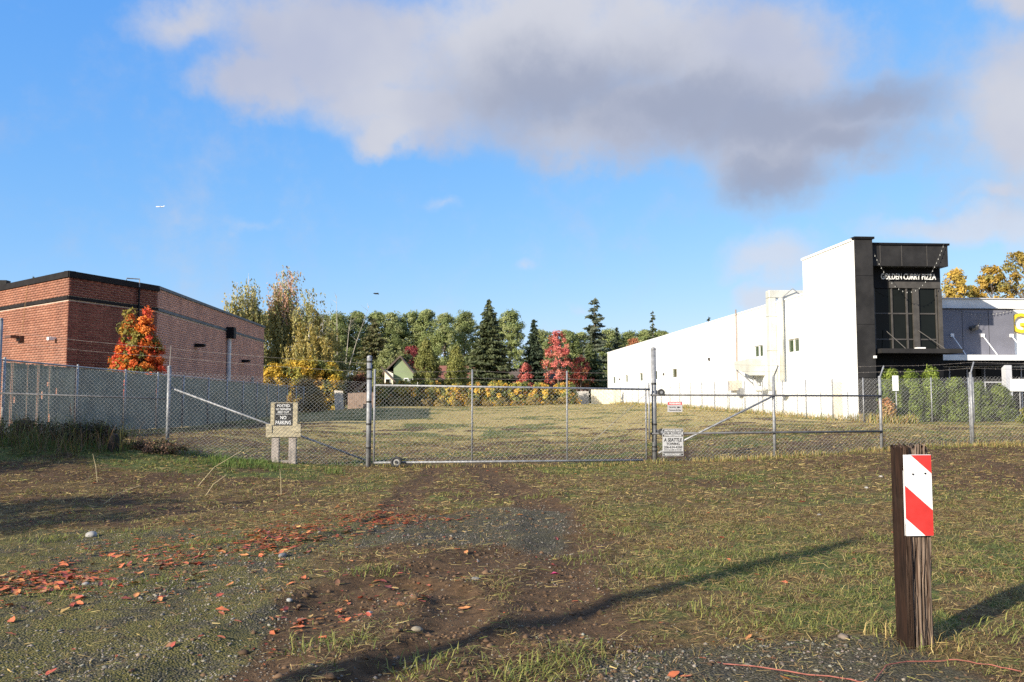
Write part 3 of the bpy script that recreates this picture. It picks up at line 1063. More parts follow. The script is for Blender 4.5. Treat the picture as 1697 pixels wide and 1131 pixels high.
def barbed(root, pts, r=.0022, m=None):
    o0 = root.location
    P = [Vector(p) - o0 for p in pts]
    mb = MB()
    for a, b in zip(P[:-1], P[1:]):
        L = (b - a).length
        k = max(2, int(L / .6))
        q = [a.lerp(b, i / k) - Vector((0, 0, .03 * math.sin(math.pi * i / k))) for i in range(k + 1)]
        mb.tube(q, r, 4, False)
        nb = int(L / .13)
        for i in range(nb):
            t = (i + .5) / nb
            c = a.lerp(b, t) - Vector((0, 0, .03 * math.sin(math.pi * t)))
            an = random.uniform(0, 3.1)
            e = Vector((math.cos(an) * .3, math.cos(an), math.sin(an))) * .018
            mb.tube([c - e, c + e], r * .8, 3, False)
    return mb.build('barbed_wire', m or rustwire, root)


YF = 19.6


def bands(root, x, zs, r=.064, parent=None):
    for z in zs:
        o = MB().tube([(x - root.location.x, YF - root.location.y, z - .022), (x - root.location.x, YF - root.location.y, z + .022)], r, 14).build('strap', blackband, root)
        if parent: o.parent = parent


def build_front_fences():
    # left stretch, from the far left post to the gate post
    L = tag(empty('chain_link_fence', (-6.6, YF, 0)), 'chain link street fence left of the gate with sloping brace', 'fence')
    g1, g2, g3 = gzf(-10.39, YF), gzf(-6.6, YF), gzf(-2.02, YF)
    post(L, -10.39, YF, g1, 3.4, .045)
    post(L, -6.6, YF, g2, 2.32, .042)
    gp = post(L, -2.02, YF, g3, 2.56, .060, True, name='gate_post')
    bands(L, -2.02, (.45, 1.0, 1.52, 2.06, 2.28, 2.46), .065, gp)
    bar(L, 'rail', (-10.39, YF, 1.72), (-6.6, YF, 1.59), .021, darkpipe)
    bar(L, 'brace', (-6.57, YF + .05, 1.84), (-2.02, YF + .34, .10), .023)
    fabric(L, (-16.0, YF - .05), (-10.39, YF - .05), .45, g1, 2.3, 2.28)
    fabric(L, (-10.39, YF - .05), (-6.6, YF - .05), g1, g2, 2.28, 2.22)
    fabric(L, (-6.6, YF - .05), (-2.08, YF - .05), g2 - .05, g3, 2.22, 1.98)
    for dz in (0, .20):
        barbed(L, [(-10.39, YF, 2.9 + dz * 1.2), (-6.6, YF, 2.55 + dz), (-2.02, YF, 2.22 + dz)])
    o0 = L.location
    MB().tube([(0.0, 0, 2.3), (0.02, 0, 2.82)], .008, 5).build('wire_stay', rustwire, L)
    # right stretch
    Rr = tag(empty('chain_link_fence', (4.75, YF, 0)), 'chain link street fence right of the gate carrying the towing sign', 'fence')
    xs = [4.75, 7.69, 10.36, 12.68, 15.4, 18.2]
    gzs = [gzf(x, YF) for x in xs]
    gp = post(Rr, 4.75, YF, gzs[0], 2.78, .060, name='gate_post')
    bands(Rr, 4.75, (.35, .45, 1.95, .98), .065, gp)
    for x, z in zip(xs[1:], gzs[1:]):
        p = post(Rr, x, YF, z, 2.12 if x < 12 else 2.22, .036)
        zt = 2.10 if x < 12 else 2.20
        a = MB().tube([(x - 4.75, 0, zt), (x - 4.75 + .20, .16, zt + .30)], .018, 8).build('barb_arm', darkpipe if x < 9 else galv, None)
        a.parent = p
    post(Rr, 12.86, YF + .35, gzf(12.9, YF), 2.10, .028)
    bar(Rr, 'rail', (4.65, YF - .06, 1.68), (10.36, YF - .06, 1.66), .022, darkpipe)
    bar(Rr, 'rail', (4.65, YF - .06, .76), (10.36, YF - .06, .80), .026, darkpipe)
    bar(Rr, 'brace', (4.83, YF - .06, .30), (7.62, YF - .06, 1.64), .024)
    fabric(Rr, (4.80, YF + .03), (7.69, YF + .03), gzs[0] - .02, gzs[1] - .02, 2.04, 2.06)
    for i in range(1, 5):
        fabric(Rr, (xs[i], YF + .03), (xs[i + 1], YF + .03), gzs[i] - .02, gzs[i + 1] - .02, 2.06 if i < 3 else 2.14, 2.08 if i < 2 else 2.14)
    tops = [(4.78, YF, 2.52)] + [(x + .20, YF + .16, (2.40 if x < 12 else 2.50)) for x in xs[1:]]
    mids = [(4.78, YF, 2.34)] + [(x + .10, YF + .08, (2.25 if x < 12 else 2.35)) for x in xs[1:]]
    barbed(Rr, tops); barbed(Rr, mids)
    # the two guide rollers of the gate on its post
    for z in (1.74, .80):
        w = MB().tube([(.16, -.10, z), (.16, -.04, z)], .085, 14).build('roller', rubber, Rr)
        h = MB().tube([(.16, -.112, z), (.16, -.03, z)], .035, 10).build('hub', galv, None); h.parent = w
        MB().box(.02, .20, -.02, .03, z - .05, z + .05).build('roller_bracket', galv, Rr)
    # thin upright beside the gate post
    bar(Rr, 'latch_pole', (4.60, YF - .12, .62), (4.60, YF - .12, 1.98), .019)


build_front_fences()


def build_gate():
    y = YF - .14
    g_ = tag(empty('sliding_gate', (-1.9, y, 0)), 'wide galvanised chain link sliding gate closing the driveway', 'gate')
    x0, x1 = -1.88, 4.44
    bot = lambda x: .115 + (x - x0) * .004
    top = lambda x: 1.905 - (x - x0) * .014
    ub = [(x0, 2.28), (.39, 2.28), (2.63, 2.25), (4.52, 1.80)]
    for x, t in ub:
        bar(g_, 'upright', (x, y, bot(x)), (x, y, t), .024 if x in (x0,) else .020)
    bar(g_, 'top_rail', (x0, y, top(x0)), (4.62, y, top(4.62)), .024)
    bar(g_, 'bottom_rail', (x0, y, bot(x0)), (x1, y, bot(x1)), .026)
    for a, b in zip(ub[:-1], ub[1:]):
        fabric(g_, (a[0], y - .028), (b[0], y - .028), bot(a[0]), bot(b[0]), top(a[0]), top(b[0]))
    barbed(g_, [(x0, y, 2.24), (.39, y, 2.25), (2.63, y, 2.22), (4.6, y, 2.24)], .002)
    barbed(g_, [(x0, y, 2.08), (.39, y, 2.08), (2.63, y, 2.06), (4.6, y, 2.06)], .002)
    bar(g_, 'brace_cable', (4.52, y - .01, 1.70), (2.9, y - .01, .30), .005, galv, 5)
    # carrier wheel
    wx, wz = -1.36, .135
    yy = -.05
    o = MB()
    n = 20
    V, F = [], []
    prof = [(.075, -.035), (.115, -.04), (.13, -.022), (.13, .022), (.115, .04), (.075, .035)]
    for k in range(n):
        a = 2 * math.pi * k / n
        for r, d in prof:
            V.append((wx + 1.9 + r * math.cos(a), yy + d - .04, wz + r * math.sin(a)))
    m_ = len(prof)
    for k in range(n):
        for j in range(m_):
            F.append((k * m_ + j, k * m_ + (j + 1) % m_, ((k + 1) % n) * m_ + (j + 1) % m_, ((k + 1) % n) * m_ + j))
    w = MB().add(V, F).build('wheel', rubber, g_, smooth=True)
    rim = MB().tube([(wx + 1.9, yy - .065, wz), (wx + 1.9, yy - .015, wz)], .074, 18).build('rim', mat('pale_rim', (.30, .29, .27), .7)); rim.parent = w
    hub = MB().tube([(wx + 1.9, yy - .085, wz), (wx + 1.9, yy - .066, wz)], .035, 12).build('hub', rubber); hub.parent = w


build_gate()


def slat_fence():
    """green privacy-slat fence along the brick building"""
    X = -13.2
    ys = [21.6, 25.1, 29.8, 34.0, 37.6, 41.1, 45.2, 48.75, 52.4, 56.0, 59.2, 62.6, 65.9, 69.6, 73.1]
    root = tag(empty('slatted_fence', (X, 25.1, 0)), 'long chain link fence filled with green privacy slats along the brick building', 'fence')
    gs = mat('green_slat', (.135, .160, .130), .55, .22, 1.5)
    g = G(gs.node_tree)
    top = lambda y: 2.72 - .0035 * (y - 25)
    for i, y in enumerate(ys):
        z0 = gzf(X, y)
        post(root, X + .05, y, z0, top(y) + .05, .036, m=mat('grey_post', (.33, .34, .34), .5, .25, 6, metal=.3))
    bar(root, 'top_rail', (X + .03, ys[0], top(ys[0])), (X + .03, ys[-1], top(ys[-1])), .026, MATS['grey_post'])
    r_ = np.random.default_rng(5)
    for i, (a, b) in enumerate(zip(ys[:-1], ys[1:])):
        if i > 11: continue
        mb = MB()
        n = int((b - a) / .088)
        for k in range(n):
            y = a + .05 + (b - a - .1) * (k + .5) / n
            z0 = float(gz0(X, y)) + .03
            gap = 0.0
            if i < 2:
                # many slats of the first two bays are missing, cracked or slipped
                p = r_.random()
                if p < .05:
                    mb.box(X - .004, X + .004, y - .03, y + .018, z0, top(y) - .04); continue
                if p < .22:
                    zc = r_.uniform(.6, 2.2)
                    mb.box(X - .004, X + .004, y - .041, y + .041, z0 - r_.uniform(0, .15), zc - .1)
                    mb.box(X - .004, X + .004, y - .036, y + .036, zc + r_.uniform(.0, .25), top(y) - .04)
                    continue
            w = .0435 if i > 1 else .040
            mb.box(X - .004, X + .004, y - w, y + w, z0 - r_.uniform(0, .04), top(y) - .03 - r_.uniform(0, .05))
        o = mb.build('privacy_slats', gs); o.parent = root; o.matrix_parent_inverse = Matrix.Translation((-X, -25.1, 0))
        tag(o, kind='stuff')
    for a, b in zip(ys[:-1], ys[1:]):
        fabric(root, (X + .02, b), (X + .02, a), gzf(X, b), gzf(X, a), top(b), top(a), pitch=.085 if a < 45 else .13, r=.0013)


slat_fence()


def inner_fence():
    X = 18.25
    root = tag(empty('chain_link_fence', (X, 36, 0)), 'thin chain link fence running along foot of the white wall', 'fence')
    ys = list(np.arange(36.0, 100.1, 3.05))
    for y in ys:
        z = gzf(X, y)
        post(root, X, y, z, z + 2.0, .032, False)
    for a, b in zip(ys[:-1], ys[1:]):
        fabric(root, (X, b), (X, a), gzf(X, b) + .05, gzf(X, a) + .05, gzf(X, b) + 1.9, gzf(X, a) + 1.9, pitch=.12 if a < 60 else .2, r=.0026)
    r2 = tag(empty('chain_link_fence', (19.9, 36, 0)), 'chain link fence in front of the evergreen hedge and tower entrance', 'fence')
    xs = [18.25, 19.78, 21.42, 23.4, 25.6, 28.0, 30.5, 33.0]
    for x in xs[1:]:
        z = gzf(x, 36)
        post(r2, x, 36, z, 2.55 if x != 19.78 else 2.4, .03, False)
    for a, b in zip(xs[:-1], xs[1:]):
        fabric(r2, (a, 36.02), (b, 36.02), gzf(a, 36) + .03, gzf(b, 36) + .03, 2.50, 2.52, pitch=.085, r=.0020)


inner_fence()


def plate_sign(name, x, z, w, h, y, label, bandspec, texts, base, back=None):
    """flat metal sign hung on the mesh: plate, printed bars and letters"""
    s = tag(empty(name, (x, y, z)), label, 'sign')
    MB().box(-w / 2, w / 2, -.004, .004, -h / 2, h / 2).build('plate', base, s)
    for z0, z1, m_ in bandspec:
        MB().box(-w / 2 + .012, w / 2 - .012, -.0055, -.004, z0, z1).build('printed_band', m_, s)
    for body, zc, tw, th, m_, bold, shear in texts:
        me = fit_text(body, tw, th, .0012, bold, shear)
        me.materials.append(m_)
        o = link('lettering', me, None, s)
        o.location = (0, -.0065, zc)
    for sx in (-1, 1):
        MB().tube([(sx * (w / 2 - .02), -.008, h / 2 - .02), (sx * (w / 2 - .02), .02, h / 2 - .02)], .006, 8).build('fixing', galv, s)
    return s


ysn = YF - .10
W_, K_, Rd = whitepaint, signblack, signred
plate_sign('towing_sign', 5.17, .555, .50, .645, ysn, 'black and white towing sign hung low on the fence by the gate post',
           [(.255, .310, K_), (.135, .185, K_), (-.245, -.215, K_), (-.312, -.262, K_)],
           [('UNAUTHORIZED VEHICLES', .283, .42, .034, W_, .012, 0), ('WILL BE TOWED AT', .220, .42, .042, K_, .012, 0), ('OWNERS EXPENSE', .160, .42, .034, W_, .012, 0),
            ('A SEATTLE', .060, .44, .085, K_, .02, .15), ('TOWING', -.035, .32, .062, K_, .02, 0), ('206-634-4260', -.112, .44, .062, K_, .01, 0),
            ('RCW 46.55.080 24 HOURS', -.178, .42, .030, K_, .0, 0), ('PRIVATE PROPERTY', -.288, .40, .032, W_, .01, 0)], mat('dull_plate', (.42, .42, .42), .6, .1, 6))
plate_sign('warning_sign', 5.23, 1.40, .36, .25, ysn, 'small white warning sign with red header on the fence mesh',
           [(.045, .112, Rd)],
           [('WARNING', .079, .28, .045, W_, .02, 0), ('Security', -.012, .16, .045, K_, .0, 0), ('Cameras In Use', -.078, .29, .042, K_, .0, 0)], mat('grey_plate', (.40, .39, .39), .6))
# small camera pictogram on the warning sign: stubby body and lens
s = [o for o in bpy.data.objects if o.name.startswith('warning_sign')][0]
bpy.data.objects['warning_sign'].children[3].location.x = -.06
MB().box(.055, .105, -.0068, -.0055, -.028, .004).prism([(.105, -.016), (.125, -.028), (.125, .006)], -.0068, -.0055, 'y').build('pictogram', K_, s)

s = tag(empty('blank_sign', (19.72, 35.93, 2.28)), 'plain white square sign on the fence by the tower corner', 'sign')
MB().box(-.14, .14, -.006, .006, -.34, .34).build('plate', whitepaint, s); MB().tube([(0, -.012, .3), (0, .03, .3)], .012, 8).build('fixing', galv, s)
s = tag(empty('blank_sign', (25.4, 35.9, 2.2)), 'white rectangular sign on the fence at the right picture edge', 'sign')
MB().box(-.30, .45, -.006, .006, -.28, .28).build('plate', whitepaint, s); MB().tube([(0, -.012, .2), (0, .03, .2)], .012, 8).build('fixing', galv, s)


def no_parking():
    y = YF + .10
    x = -3.98
    z0 = gzf(x, y)
    s = tag(empty('no_parking_sign', (x, y, z0)), 'black no parking sign on a stubby wooden stand behind the fence', 'sign')
    b = .02
    for dx in (-.19, .20):
        MB().box(dx - .085, dx + .085, -.06, .05, -.1, .74).build('leg', woodgrey, s, bevel=.008)
    MB().box(-.40, .40, -.10, -.062, .60, .86).build('crossboard', woodpale, s, bevel=.006)
    MB().box(-.40, -.26, -.12, -.101, .70, .90).build('cleat', woodpale, s, bevel=.004)
    MB().box(.24, .40, -.12, -.101, .70, .90).build('cleat', woodpale, s, bevel=.004)
    MB().box(-.31, .31, -.061, -.035, .84, 1.40).build('backboard', woodpale, s, bevel=.005)
    MB().box(-.22, .19, -.07, -.0615, .84, 1.385).build('plate', signblack, s)
    for t, zc, w, h in (('POSTED', 1.325, .29, .062), ('NO TRESPASSING', 1.245, .34, .050), ('KEEP OUT', 1.175, .26, .048), ('NO', 1.050, .14, .082), ('PARKING', .935, .35, .088)):
        me = fit_text(t, w, h, .0015, .012); me.materials.append(whitepaint)
        o = link('lettering', me, None, s); o.location = (-.015, -.0725, zc)
    for zz in (1.125,):
        MB().box(-.20, .17, -.0722, -.07, zz, zz + .006).build('printed_line', whitepaint, s)
    MB().box(-.10, .11, -.055, .045, -.02, .06).build('foot_board', woodgrey, s)


no_parking()


# ------------------------------------------------------------------ marker post in the foreground
def marker_post():
    x0, x1, y0, y1 = 2.885, 3.085, 5.22, 5.42
    zg = gzf(2.98, 5.3)
    s = tag(empty('marker_post', (2.98, 5.32, zg)), 'split weathered timber post standing in the right foreground grass', 'post')
    r_ = np.random.default_rng(4)

    def timber(xa, xb, ya, yb, ztop, jag, seed, crack):
        # perimeter grid, shaken along the grain, deep checks on the front face
        per = []
        nx, ny = 40, 26
        for i in range(nx): per.append((xa + (xb - xa) * i / nx, ya, 0, -1))
        for i in range(ny): per.append((xb, ya + (yb - ya) * i / ny, 1, 0))
        for i in range(nx): per.append((xb - (xb - xa) * i / nx, yb, 0, 1))
        for i in range(ny): per.append((xa, yb - (yb - ya) * i / ny, -1, 0))
        n = len(per); nz = 64
        V = []
        k = np.arange(n)
        tops = ztop + jag * (fbm(k * .35, np.zeros(n), 1.0, 3, seed) - .5) * 2
        P = np.array(per)
        cx, cy = (xa + xb) / 2, (ya + yb) / 2
        for j in range(nz + 1):
            t = j / nz
            z = -.2 + (tops + .2) * t
            wob = k * .42 + .25 * np.sin(t * 5 + seed)
            d = .006 * (fbm(wob, np.full(n, t * 2.5), 1.0, 3, seed) - .5) * 2
            cr = fbm(k * .55 + .5 * np.sin(t * 4), np.full(n, t * 2.2 + seed), 1.0, 3, seed + 3)
            d = d - crack * sstep(.60, .72, cr) - crack * .8 * sstep(.40, .33, cr)
            ca = 1 - .035 * (np.abs(P[:, 0] - cx) / (xb - xa) * 2 * np.abs(P[:, 1] - cy) / (yb - ya) * 2) ** 6
            V.append(np.stack([cx + (P[:, 0] - cx) * ca + P[:, 2] * d - 2.98, cy + (P[:, 1] - cy) * ca + P[:, 3] * d - 5.32, z], 1))
        V = np.concatenate(V)
        idx = np.arange(n * (nz + 1)).reshape(nz + 1, n)
        F = np.stack([idx[:-1], np.roll(idx[:-1], -1, 1), np.roll(idx[1:], -1, 1), idx[1:]], -1).reshape(-1, 4)
        # close the top with a sunken ragged cap
        c0 = len(V)
        ring = V[-n:].copy(); mid = ring.mean(0)
        inner = ring * .55 + mid * .45; inner[:, 2] -= .015 + .03 * r_.random(n)
        core = mid.copy(); core[2] -= .02
        V = np.concatenate([V, inner, core[None]])
        i2 = np.arange(n) + c0; last = idx[-1]
        F2 = np.stack([last, np.roll(last, -1), np.roll(i2, -1), i2], -1)
        F3 = np.stack([i2, np.roll(i2, -1), np.full(n, len(V) - 1), np.full(n, len(V) - 1)], -1)
        me = bpy.data.meshes.new('timber')
        me.from_pydata(V.tolist(), [], F.tolist() + F2.tolist() + [tuple(q[:3]) for q in F3.tolist()])
        me.polygons.foreach_set('use_smooth', [True] * len(me.polygons))
        me.update()
        return me
    tim = bpy.data.materials.new('weathered_tie'); tim.use_nodes = True
    t = tim.node_tree; g = G(t); p = t.nodes['Principled BSDF']
    geo = N(t, 'ShaderNodeNewGeometry')
    P = g.v('MULTIPLY', geo.outputs['Position'], (60, 60, 3.2))
    n1 = g.noise(P, 1.0, 6, .65); n2 = g.noise(geo.outputs['Position'], 7, 4)
    n3 = g.noise(g.v('MULTIPLY', geo.outputs['Position'], (150, 150, 5)), 1.0, 4, .7)
    sepn = N(t, 'ShaderNodeSeparateXYZ'); t.links.new(geo.outputs['Normal'], sepn.inputs[0])
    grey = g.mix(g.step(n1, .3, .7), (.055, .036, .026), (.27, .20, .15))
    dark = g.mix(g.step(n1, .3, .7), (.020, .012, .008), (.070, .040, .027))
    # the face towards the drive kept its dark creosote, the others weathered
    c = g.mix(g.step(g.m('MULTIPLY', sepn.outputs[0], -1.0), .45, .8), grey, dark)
    c = g.mix(g.step(n2, .45, .75, 0, .4), c, (.10, .075, .055))
    t.links.new(c, p.inputs['Base Color']); p.inputs['Roughness'].default_value = .9; p.inputs['Specular IOR Level'].default_value = .2
    b = N(t, 'ShaderNodeBump'); b.inputs['Strength'].default_value = .7; b.inputs['Distance'].default_value = .006
    t.links.new(g.m('ADD', n1, n3), b.inputs['Height']); t.links.new(b.outputs[0], p.inputs['Normal'])
    crk = g.step(g.noise(g.v('MULTIPLY', geo.outputs['Position'], (34, 34, 1.6)), 1.0, 5, .6, dist=.6), .60, .68, 0, .85)
    c2 = g.mix(crk, c, (.018, .012, .009))
    t.links.new(c2, p.inputs['Base Color'])
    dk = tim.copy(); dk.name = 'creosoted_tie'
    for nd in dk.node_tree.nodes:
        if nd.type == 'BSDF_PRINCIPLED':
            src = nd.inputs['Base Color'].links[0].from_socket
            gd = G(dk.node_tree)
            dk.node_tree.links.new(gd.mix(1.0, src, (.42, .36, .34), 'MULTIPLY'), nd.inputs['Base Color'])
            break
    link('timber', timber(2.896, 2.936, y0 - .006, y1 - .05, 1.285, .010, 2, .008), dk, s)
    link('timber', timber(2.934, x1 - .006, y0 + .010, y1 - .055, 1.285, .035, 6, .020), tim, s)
    # red and white panel
    q = MB().box(-.078, -.078 + .185, -.004, .012, .715, 1.235).build('striped_panel', whitepaint, s, bevel=.0015)
    q.location = (2.977 - 2.98, 5.215 - 5.32, -zg)
    q['label'] = 'red and white diagonally striped panel'
    w, z0, z1 = .185, .715, 1.235
    xa, xb = -.078, -.078 + w
    # stripes drop from upper left to lower right; clip each to the plate
    def stripe(c0, c1):
        # region c0 <= z + k*(x-xa) <= c1
        k = .88
        poly = []
        corners = [(xa + .0015, z0 + .002), (xb - .0015, z0 + .002), (xb - .0015, z1 - .002), (xa + .0015, z1 - .002)]
        def clip(pl, f):
            out = []
            for i in range(len(pl)):
                a, b_ = pl[i], pl[(i + 1) % len(pl)]
                fa, fb = f(a), f(b_)
                if fa >= 0: out.append(a)
                if (fa >= 0) != (fb >= 0):
                    tt = fa / (fa - fb)
                    out.append((a[0] + (b_[0] - a[0]) * tt, a[1] + (b_[1] - a[1]) * tt))
            return out
        poly = clip(corners, lambda p_: p_[1] + k * (p_[0] - xa) - c0)
        poly = clip(poly, lambda p_: c1 - (p_[1] + k * (p_[0] - xa)))
        if len(poly) > 2:
            MB().prism(poly, -.0052, -.0042, 'y').build('red_stripe', redpaint, q)
    stripe(z0 + .115, z0 + .325)
    stripe(z0 + .560, z0 + .9)
    for dx, dz in ((-.02, 1.11), (.062, 1.115)):
        MB().tube([(dx, -.009, dz), (dx, .02, dz)], .006, 8).build('screw', black, q)


marker_post()


# utility pole standing behind the camera: its shadow crosses the foreground
def utility_pole():
    bx, by = 4.6 - dx * 22.6, 9.25 - dy * 22.6
    s = tag(empty('utility_pole', (bx, by, gzf(bx, by))), 'tall tapered wooden utility pole beside the street', 'pole')
    MB().tube([(0, 0, -.3), (0, 0, 3), (0, 0, 6), (0, 0, 9.15)], [.19, .17, .14, .09], 14).build('shaft', bark, s, smooth=True)
    MB().tube([(0, 0, 9.15), (0, 0, 9.22)], [.095, .03], 12).build('cap', galv, s)


utility_pole()


# ------------------------------------------------------------------ foliage
def unit(v):
    return v / np.maximum(np.linalg.norm(v, axis=1, keepdims=True), 1e-9)


def leaves(C, size, col, r_, aspect=.55, bias=(0, 0, .35), long_dir=None):
    """diamond leaves at C (n,3); size scalar or (n,), col (n,3)"""
    n = len(C)
    size = np.broadcast_to(np.asarray(size, float), (n,))[:, None] * r_.uniform(.65, 1.35, (n, 1))
    nr = unit(r_.normal(size=(n, 3)) + np.asarray(bias))
    if long_dir is None:
        t = unit(r_.normal(size=(n, 3)))
    else:
        t = unit(long_dir + r_.normal(size=(n, 3)) * .35)
    u = unit(t - nr * (t * nr).sum(1, keepdims=True)) if long_dir is None else t
    v = unit(np.cross(nr, u))
    V = np.stack([C + u * size, C + v * size * aspect, C - u * size, C - v * size * aspect], 1).reshape(-1, 3)
    F = np.arange(4 * n).reshape(n, 4)
    K = np.repeat(col * r_.uniform(.78, 1.22, (n, 1)), 4, 0)
    return V, F, K


def join(parts):
    Vs, Fs, Ks, b = [], [], [], 0
    for V, F, K in parts:
        Vs.append(V); Fs.append(F + b); Ks.append(K); b += len(V)
    return np.concatenate(Vs), np.concatenate(Fs), np.concatenate(Ks)


def palette(n, cols, r_, w=None):
    c = np.array(cols)
    return c[r_.choice(len(c), n, p=w)]


def clump_crown(r_, n, per, prof, z0, z1, cr, size, cols, flat=.75, w=None, inner=.25):
    """leaf clumps filling an envelope; prof(t) gives the radius at height fraction t"""
    t = r_.random(n) ** .9
    rad = np.array([prof(x) for x in t]) * np.sqrt(r_.uniform(inner, 1.0, n))
    an = r_.uniform(0, 2 * np.pi, n)
    cen = np.stack([rad * np.cos(an), rad * np.sin(an), z0 + (z1 - z0) * t], 1)
    ccol = palette(n, cols, r_, w)
    C = np.repeat(cen, per, 0); k = np.repeat(ccol, per, 0)
    off = unit(r_.normal(size=(n * per, 3))) * (r_.random((n * per, 1)) ** .45)
    off[:, 2] *= flat
    sc_ = np.repeat(r_.uniform(.65, 1.3, n), per)[:, None] * cr
    outw = np.stack([np.repeat(np.cos(an), per), np.repeat(np.sin(an), per), np.full(n * per, .45)], 1)
    return leaves(C + off * sc_, size, k, r_, .55, outw * 1.1 + off * .8), cen


def limbs(mb, cen, z_from, r_, every=3, r0=.05, top=None):
    """limbs from the stem out to clump centres"""
    for c in cen[::every]:
        zz = max(z_from, c[2] - np.hypot(c[0], c[1]) * .9 - .3)
        mid = (c[0] * .45, c[1] * .45, zz + (c[2] - zz) * .4)
        mb.tube([(0, 0, zz), mid, tuple(c)], [r0, r0 * .6, r0 * .2], 5, False)


def plant(name, x, y, label, cat, trunk_me, crown_me, trunk_mat=None, group=None, scale=1.0, rz=0.0, sxy=None, z=None, trunk_name='trunk', crown_name='crown'):
    root = tag(empty(name, (x, y, (gzf(x, y) if z is None else z) - .05), rz), label, cat, group)
    root.scale = (sxy or scale, sxy or scale, scale)
    if trunk_me is not None: link(trunk_name, trunk_me, trunk_mat or bark, root)
    if crown_me is not None: link(crown_name, crown_me, FOL, root)
    return root


ORD = ['first', 'second', 'third', 'fourth', 'fifth', 'sixth', 'seventh', 'eighth', 'ninth', 'tenth', 'eleventh', 'twelfth', 'thirteenth', 'fourteenth', 'fifteenth', 'sixteenth', 'seventeenth']


# poplars: unit tree 20 m tall
def poplar_proto(seed):
    r_ = np.random.default_rng(seed)
    prof = lambda t: 3.0 * (math.sin(math.pi * min(1, .12 + .86 * t ** .85)) ** .55)
    (V, F, K), cen = clump_crown(r_, 210, 100, prof, 2.4, 19.2, .85, .155, [(.215, .255, .095), (.26, .295, .115), (.17, .205, .08), (.30, .32, .14)], .9, inner=.1)
    cr = np_mesh('poplar_crown', V, F, K)
    mb = MB().tube([(0, 0, -.2), (.1, 0, 6), (0, .1, 12), (0, 0, 18.6)], [.32, .24, .15, .03], 8)
    limbs(mb, cen, 2.5, r_, 4, .07)
    return mb.mesh('poplar_trunk', True), cr


PP = [poplar_proto(40 + i) for i in range(4)]
POP = [(-29.5, 166, 18.2), (-26.3, 165, 18.6), (-23.3, 165, 19.0), (-20.1, 168, 19.7), (-16.1, 170, 19.7), (-12.8, 170, 19.6), (-9.5, 172, 19.9), (-6.2, 172, 20.1), (-2.2, 165, 18.5), (1.8, 172, 19.9),
       (17.8, 168, 15.6), (23.1, 170, 15.7), (26.2, 172, 15.3), (32.3, 172, 16.1), (36.6, 174, 15.9), (40.3, 174, 16.2), (44.3, 176, 16.1)]
for i, (x, y, zt) in enumerate(POP):
    tm, cm = PP[i % 4]
    h = (zt - .8) / 19.6
    plant('poplar_tree', x, y, 'pale green poplar, %s from the left in the row behind everything' % ORD[i], 'tree', tm, cm, bark, 'poplars in the far row', h, random.uniform(0, 6), h * (1.22 if i < 10 else 1.55))
tm, cm = PP[2]
plant('broadleaf_tree', 9.8, 150, 'broad green tree standing right behind the tallest fir', 'tree', tm, cm, bark, None, .86, 1.0, 1.12)


def fir_mesh(seed, H, Rb, z0=.08, whorls=34, cols=((.045, .062, .030), (.06, .08, .038), (.035, .050, .028)), droop=.25, dens=1.0, power=.85, sparse=0.0, size=.30):
    r_ = np.random.default_rng(seed)
    mb = MB().tube([(0, 0, -.2), (.03, 0, H * .5), (0, 0, H)], [H * .018, H * .010, .015], 8)
    C, U, K = [], [], []
    for i in range(whorls):
        t = (i + r_.random() * .8) / whorls
        z = H * (z0 + (1 - z0) * t)
        L = Rb * (1 - t) ** power * 1.0 + .12
        if r_.random() < sparse: continue
        nb = max(4, int((7 if t < .8 else 5) * dens))
        a0 = r_.uniform(0, 6.28)
        for b in range(nb):
            a = a0 + 6.283 * b / nb + r_.normal() * .25
            z = H * (z0 + (1 - z0) * min(.985, max(0, t + r_.normal() * .55 / whorls)))
            l = L * r_.uniform(.55, 1.18)
            dz = -droop * l
            n = max(3, int(l / (size * .42)))
            if l > .8:
                mb.tube([(0, 0, z), (math.cos(a) * l * .9, math.sin(a) * l * .9, z + dz * .9)], [.02 + .012 * l, .006], 4, False)
            for k in range(n):
                f = (k + .6) / n
                for q in range(2 if l < 1.2 else 3):
                    side = r_.normal() * .22 * l * (1 - f * .6)
                    p = np.array([math.cos(a) * l * f - math.sin(a) * side, math.sin(a) * l * f + math.cos(a) * side, z + dz * f * (1.15 - .35 * f) + .10 * l * f * f + r_.normal() * .05])
                    C.append(p)
                    U.append([math.cos(a + r_.normal() * .5), math.sin(a + r_.normal() * .5), -.45 + r_.normal() * .25])
    C = np.array(C); U = np.array(U)
    col = palette(len(C), cols, r_)
    ow = C * np.array([1, 1, 0]); ow = ow / (np.linalg.norm(ow, axis=1, keepdims=True) + .2)
    V, F, K = leaves(C, size, col, r_, .36, ow * .9 + np.array([0, 0, .7]), U)
    return mb.mesh('fir_trunk', True), np_mesh('fir_crown', V, F, K)


def fir(x, y, zt, rb, label, seed, **kw):
    z = gzf(x, y)
    tm, cm = fir_mesh(seed, zt - z, rb, **kw)
    plant('fir_tree', x, y, label, 'tree', tm, cm, bark)


